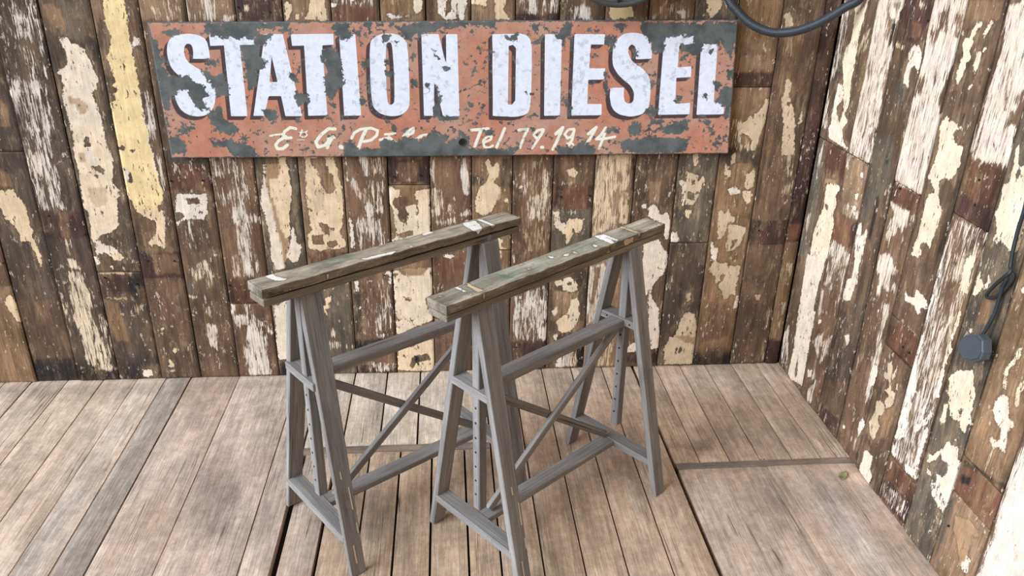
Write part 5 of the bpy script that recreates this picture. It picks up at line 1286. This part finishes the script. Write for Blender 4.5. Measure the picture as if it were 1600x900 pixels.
    y = np.where(s_ <= hw, -s_, -hw); z = np.where(s_ <= hw, 0., -(s_-hw))
    z = z+.0006*np.sin(u*31+i)+.0004*np.sin(u*77); y = y+np.where(s_ > hw, .0008*np.sin(u*23+2*i), 0)
    nu, ns = len(us), len(ss)
    ends = np.stack([u, y, z], 1); nb = ns*nu
    # close the plank: underside and back corners
    ub = us; under = np.stack([ub, np.full(nu, hw), np.full(nu, -th)], 1)
    V = np.concatenate([ends, under]); a = np.arange(nu-1)
    q = (np.arange(ns-1)[:, None]*nu+a[None]).ravel(); Q = [np.stack([q, q+nu, q+nu+1, q+1], 1)]
    last = (ns-1)*nu; Q.append(np.stack([last+a, nb+a, nb+a+1, last+a+1], 1)); Q.append(np.stack([nb+a, a, a+1, nb+a+1], 1))
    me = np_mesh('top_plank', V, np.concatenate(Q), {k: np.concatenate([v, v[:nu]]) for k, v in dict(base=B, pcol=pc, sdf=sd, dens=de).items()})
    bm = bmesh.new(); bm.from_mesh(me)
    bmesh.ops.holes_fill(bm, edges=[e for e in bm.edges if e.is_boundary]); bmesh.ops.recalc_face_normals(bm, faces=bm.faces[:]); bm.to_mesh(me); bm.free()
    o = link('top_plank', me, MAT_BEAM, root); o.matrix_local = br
    g = .0032 if i else .0045; zt = -th-g; zbm = -tb+(-.0005)
    n = len(us)
    lb = member('lower_plank', root, *[[br @ Vector(p) for p in quad_x(x, hw-.001, -hw+.001, zbm, zt-dz)] for x, dz in ((-L/2+.001, .0), (L/2-.001, .0022 if not i else 0.))], MAT_LOWER)
    for e in (-1, 1):                                         # packing between the two planks over each post
        bl = member('packing_block', root, *[[br @ Vector(p) for p in quad_x(e*(.26)+dx, .02, -.02, zt-.003, -th+.0004)] for dx in (-.02, .02)], MAT_LOWER, 0)
    return root
MAT_LOWER = weathered_wood('lower_plank_timber', 0, None, (138,124,108), .8, .9)
MAT_SCAR = plain('bare_splinter_wood', (206,190,160), .8)
trestle(0, (-1.35082, -.67156), .63251, [.7673,.0012,.0656,.0415,.761,.2617,.277,.2694,.2688,.0528,.0407,.021,.0125,.0336,.1739,.0321,.1833,-.0117,0.,-.0372,.0],
        'grey timber trestle on the left, standing behind the other, whose two top planks gape apart')
trestle(1, (-.96197, -.74296), .68125, [.7768,.004,.0644,.0389,.7562,.2679,.2714,.268,.2699,.0468,.0421,.0181,.0186,.0344,.167,.0294,.1922,-.0044,.0009,-.0156,.0],
        'grey timber trestle in front on the right, green tinted top plank tight on the lower')

# ------------------------------------------------------------------ hose, dial wheel, cable, plug, leaf
def catmull(pts, n):
    P = np.array(pts, float); P = np.concatenate([[2*P[0]-P[1]], P, [2*P[-1]-P[-2]]]); out = []
    for i in range(1, len(P)-2):
        for t in np.linspace(0, 1, n, endpoint=False):
            a, b, c, d = P[i-1:i+3]; out.append(.5*((2*b)+(c-a)*t+(2*a-5*b+4*c-d)*t*t+(-a+3*b-3*c+d)*t**3))
    out.append(P[-2]); return np.array(out)
def resample(P, step):
    s = np.concatenate([[0], np.cumsum(np.linalg.norm(np.diff(P, axis=0), axis=1))]); t = np.arange(0, s[-1], step)
    return np.stack([np.interp(t, s, P[:, k]) for k in range(3)], 1)
def tube(name, P, radius, k=12):
    P = np.asarray(P); n = len(P); T = np.gradient(P, axis=0); T /= np.linalg.norm(T, axis=1)[:, None]
    nrm = np.cross(T[0], [0, 1, .3]); nrm /= np.linalg.norm(nrm); V = []
    r = np.broadcast_to(radius, (n,))
    for i in range(n):
        nrm = nrm-T[i]*(nrm@T[i]); nrm /= np.linalg.norm(nrm); b = np.cross(T[i], nrm)
        for j in range(k):
            a = 2*math.pi*j/k; V.append(P[i]+r[i]*(math.cos(a)*nrm+math.sin(a)*b))
    i, j = np.meshgrid(np.arange(n-1), np.arange(k), indexing='ij'); i, j = i.ravel(), j.ravel()
    Q = np.stack([i*k+j, i*k+(j+1) % k, (i+1)*k+(j+1) % k, (i+1)*k+j], 1)
    me = np_mesh(name, np.array(V), Q, smooth=True); bm = bmesh.new(); bm.from_mesh(me)
    bmesh.ops.holes_fill(bm, edges=[e for e in bm.edges if e.is_boundary]); bmesh.ops.recalc_face_normals(bm, faces=bm.faces[:]); bm.to_mesh(me); bm.free(); return me
MAT_HOSE = plain('black_ribbed_rubber', (52,55,60), .42, 0., .5)
MAT_RUBBER = plain('black_cable_rubber', (40,42,45), .5, 0., .4)
MAT_PLUG = plain('dark_grey_plug_plastic', (72,76,80), .5, 0., .4, .06)
MAT_DIAL = plain('dull_dark_metal', (74,74,70), .5, .3)
MAT_FACE = plain('dial_face', (84,84,74), .6)
MAT_LEAF = plain('leaf', (134,126,84), .6, 0., .3, .25, 120)
HOSE = [[-0.4544, -0.035, 1.6], [-0.4294, -0.04, 1.48], [-0.4064, -0.05, 1.375], [-0.3844, -0.06, 1.2972], [-0.3538, -0.065, 1.2617], [-0.312, -0.072, 1.2281], [-0.2642, -0.08, 1.2073], [-0.2187, -0.088, 1.2022], [-0.1649, -0.098, 1.2121], [-0.1067, -0.112, 1.2399], [-0.0539, -0.13, 1.2801], [-0.019, -0.145, 1.312], [-0.04, -0.175, 1.4], [-0.035, -0.2, 1.5], [-0.025, -0.22, 1.6]]
CABLE = [[-0.012, -0.9968, 1.3626], [-0.0135, -0.9918, 1.0626], [-0.0135, -1.0077, 0.9981], [-0.0135, -1.0131, 0.9575], [-0.0135, -1.0125, 0.911], [-0.0145, -1.0178, 0.8628], [-0.0155, -1.0246, 0.8363], [-0.0195, -1.0341, 0.8278], [-0.0235, -1.0285, 0.8146], [-0.0235, -1.007, 0.7844], [-0.0175, -0.9829, 0.7504], [-0.0135, -0.9825, 0.7405], [-0.0115, -0.999, 0.749], [-0.0115, -1.0176, 0.7701], [-0.0115, -1.032, 0.799], [-0.0115, -1.0356, 0.8193], [-0.0175, -1.0305, 0.8228], [-0.0195, -1.0286, 0.8061], [-0.0175, -1.0219, 0.7808], [-0.0165, -1.0212, 0.7527], [-0.0175, -1.0217, 0.7177], [-0.0215, -1.0185, 0.6858], [-0.0255, -1.0152, 0.6605], [-0.0295, -1.0185, 0.6478]]
PLUG = [[-0.9961, 0.6526], [-1.0346, 0.675], [-1.0564, 0.6723], [-1.0676, 0.6463], [-1.0657, 0.627], [-1.0424, 0.6081], [-1.0144, 0.5976], [-0.9873, 0.6086], [-0.984, 0.6294]]
LEAF = [-0.0623, -0.6746, 0.0]
WX, WY, WZ, WR = -0.7250, -.1, 1.4663, 0.1958
hp = resample(catmull(HOSE, 24), .0010)
tube_r = .0130+.0009*np.sin(np.arange(len(hp))*2*math.pi/4.)
hose = empty('corrugated_hose', tuple(hp[0]))
tag(hose, 'black ribbed hose hanging in a loop at the top right corner of the back wall', 'hose')
link('hose_tube', tube('hose_tube', hp-hp[0], tube_r), MAT_HOSE, hose)
for p in (hp[0], hp[-1]):
    q = Vector(p-hp[0])
    if p is hp[0] or abs(p[1]) < .07: lo, hi = (q.x-.02, q.y-.016, q.z-.02), (q.x+.02, -hp[0][1]+.001, q.z+.02)
    else: lo, hi = (q.x-.016, q.y-.02, q.z-.02), (-hp[0][0]+.001, q.y+.02, q.z+.02)
    link('wall_clip', box_mesh('wall_clip', lo, hi, .003), MAT_DIAL, hose)
wheel = empty('dial_wheel', (WX, WY, WZ))
tag(wheel, 'round dark metal rim with a thin upright spoke above the middle of the sign', 'wheel')
link('rim', ring_mesh('rim', WR-.008, .0085, n=72, k=10), MAT_DIAL, wheel)
link('face', disc_mesh('face', WR-.01, .004, .010, n=64), MAT_FACE, wheel)
for k in range(4):
    sp = link('spoke', box_mesh('spoke', (-.003, -.006, .02), (.003, .004, WR-.012), .001), MAT_HOLE, wheel); sp.rotation_euler = (0, k*math.pi/2, 0)
link('hub', disc_mesh('hub', .03, -.015, .012, n=28), MAT_DIAL, wheel)
link('wall_bracket', box_mesh('wall_bracket', (-.02, .008, -.02), (.02, -WY+.001, .02), .003), MAT_DIAL, wheel)
cp = resample(catmull(CABLE, 14), .004)
lead = empty('power_lead', (-.012, float(cp[-1][1]), float(cp[-1][2])))
tag(lead, 'thin black cable with one loose knot and a dark plug hanging against the right wall', 'cable')
o0 = np.array(lead.location)
link('cable', tube('cable', cp-o0, .0042, 10), MAT_RUBBER, lead)
link('cable_clip', box_mesh('cable_clip', tuple(cp[0]-o0-np.array([.006, .008, .006])), (.0125, cp[0][1]-o0[1]+.008, cp[0][2]-o0[2]+.006), .002), MAT_RUBBER, lead)
def plug_mesh():
    bm = bmesh.new(); x0, x1 = -.021, -.044
    a = [bm.verts.new((x0, p[0]-o0[1], p[1]-o0[2])) for p in PLUG]; b = [bm.verts.new((x1, p[0]-o0[1], p[1]-o0[2])) for p in PLUG]
    bm.faces.new(a); bm.faces.new(b[::-1]); n = len(a)
    for i in range(n): bm.faces.new((a[i], b[i], b[(i+1) % n], a[(i+1) % n]))
    bmesh.ops.recalc_face_normals(bm, faces=bm.faces[:])
    bmesh.ops.bevel(bm, geom=[e for e in bm.edges if all(v.co.x < -.04 for v in e.verts)], offset=.005, segments=3, affect='EDGES')
    me = bpy.data.meshes.new('plug'); bm.to_mesh(me); bm.free(); return me
plug = link('plug', plug_mesh(), MAT_PLUG, lead); plug['label'] = 'dark grey plug'
pc_ = np.mean(PLUG, 0)
for dy, dz, w, h in ((-.011, -.010, .006, .004), (.011, -.010, .006, .004), (0, .011, .004, .007)):
    c = (pc_[0]-o0[1]+dy, pc_[1]-o0[2]+dz)
    link('pin', box_mesh('pin', (-.022, c[0]-w/2, c[1]-h/2), (.0095, c[0]+w/2, c[1]+h/2), .0006), MAT_DIAL, lead)
def leaf_mesh():
    V = []; n, k = 13, 7
    for i in range(n):
        t = i/(n-1); w = .0105*math.sin(math.pi*min(1, t**.8))**.9+.0004
        for j in range(k):
            q = (j/(k-1)-.5)*2; V.append(((t-.5)*.046, q*w, .0035+.006*abs(q)**1.5*math.sin(math.pi*t)+.006*(t-.4)**2*4+.001*math.sin(9*t+2*q)))
    i, j = np.meshgrid(np.arange(n-1), np.arange(k-1), indexing='ij'); i, j = i.ravel(), j.ravel()
    me = np_mesh('fallen_leaf', np.array(V), np.stack([i*k+j, (i+1)*k+j, (i+1)*k+j+1, i*k+j+1], 1), smooth=True)
    bm = bmesh.new(); bm.from_mesh(me); r = bmesh.ops.solidify(bm, geom=bm.faces[:], thickness=.0006); bm.to_mesh(me); bm.free(); return me
lf = link('fallen_leaf', leaf_mesh(), MAT_LEAF); lf.location = (LEAF[0], LEAF[1], -.0025); lf.rotation_euler = (0, 0, .75)
tag(lf, 'small curled yellow green leaf lying on the floor by the right wall', 'leaf')
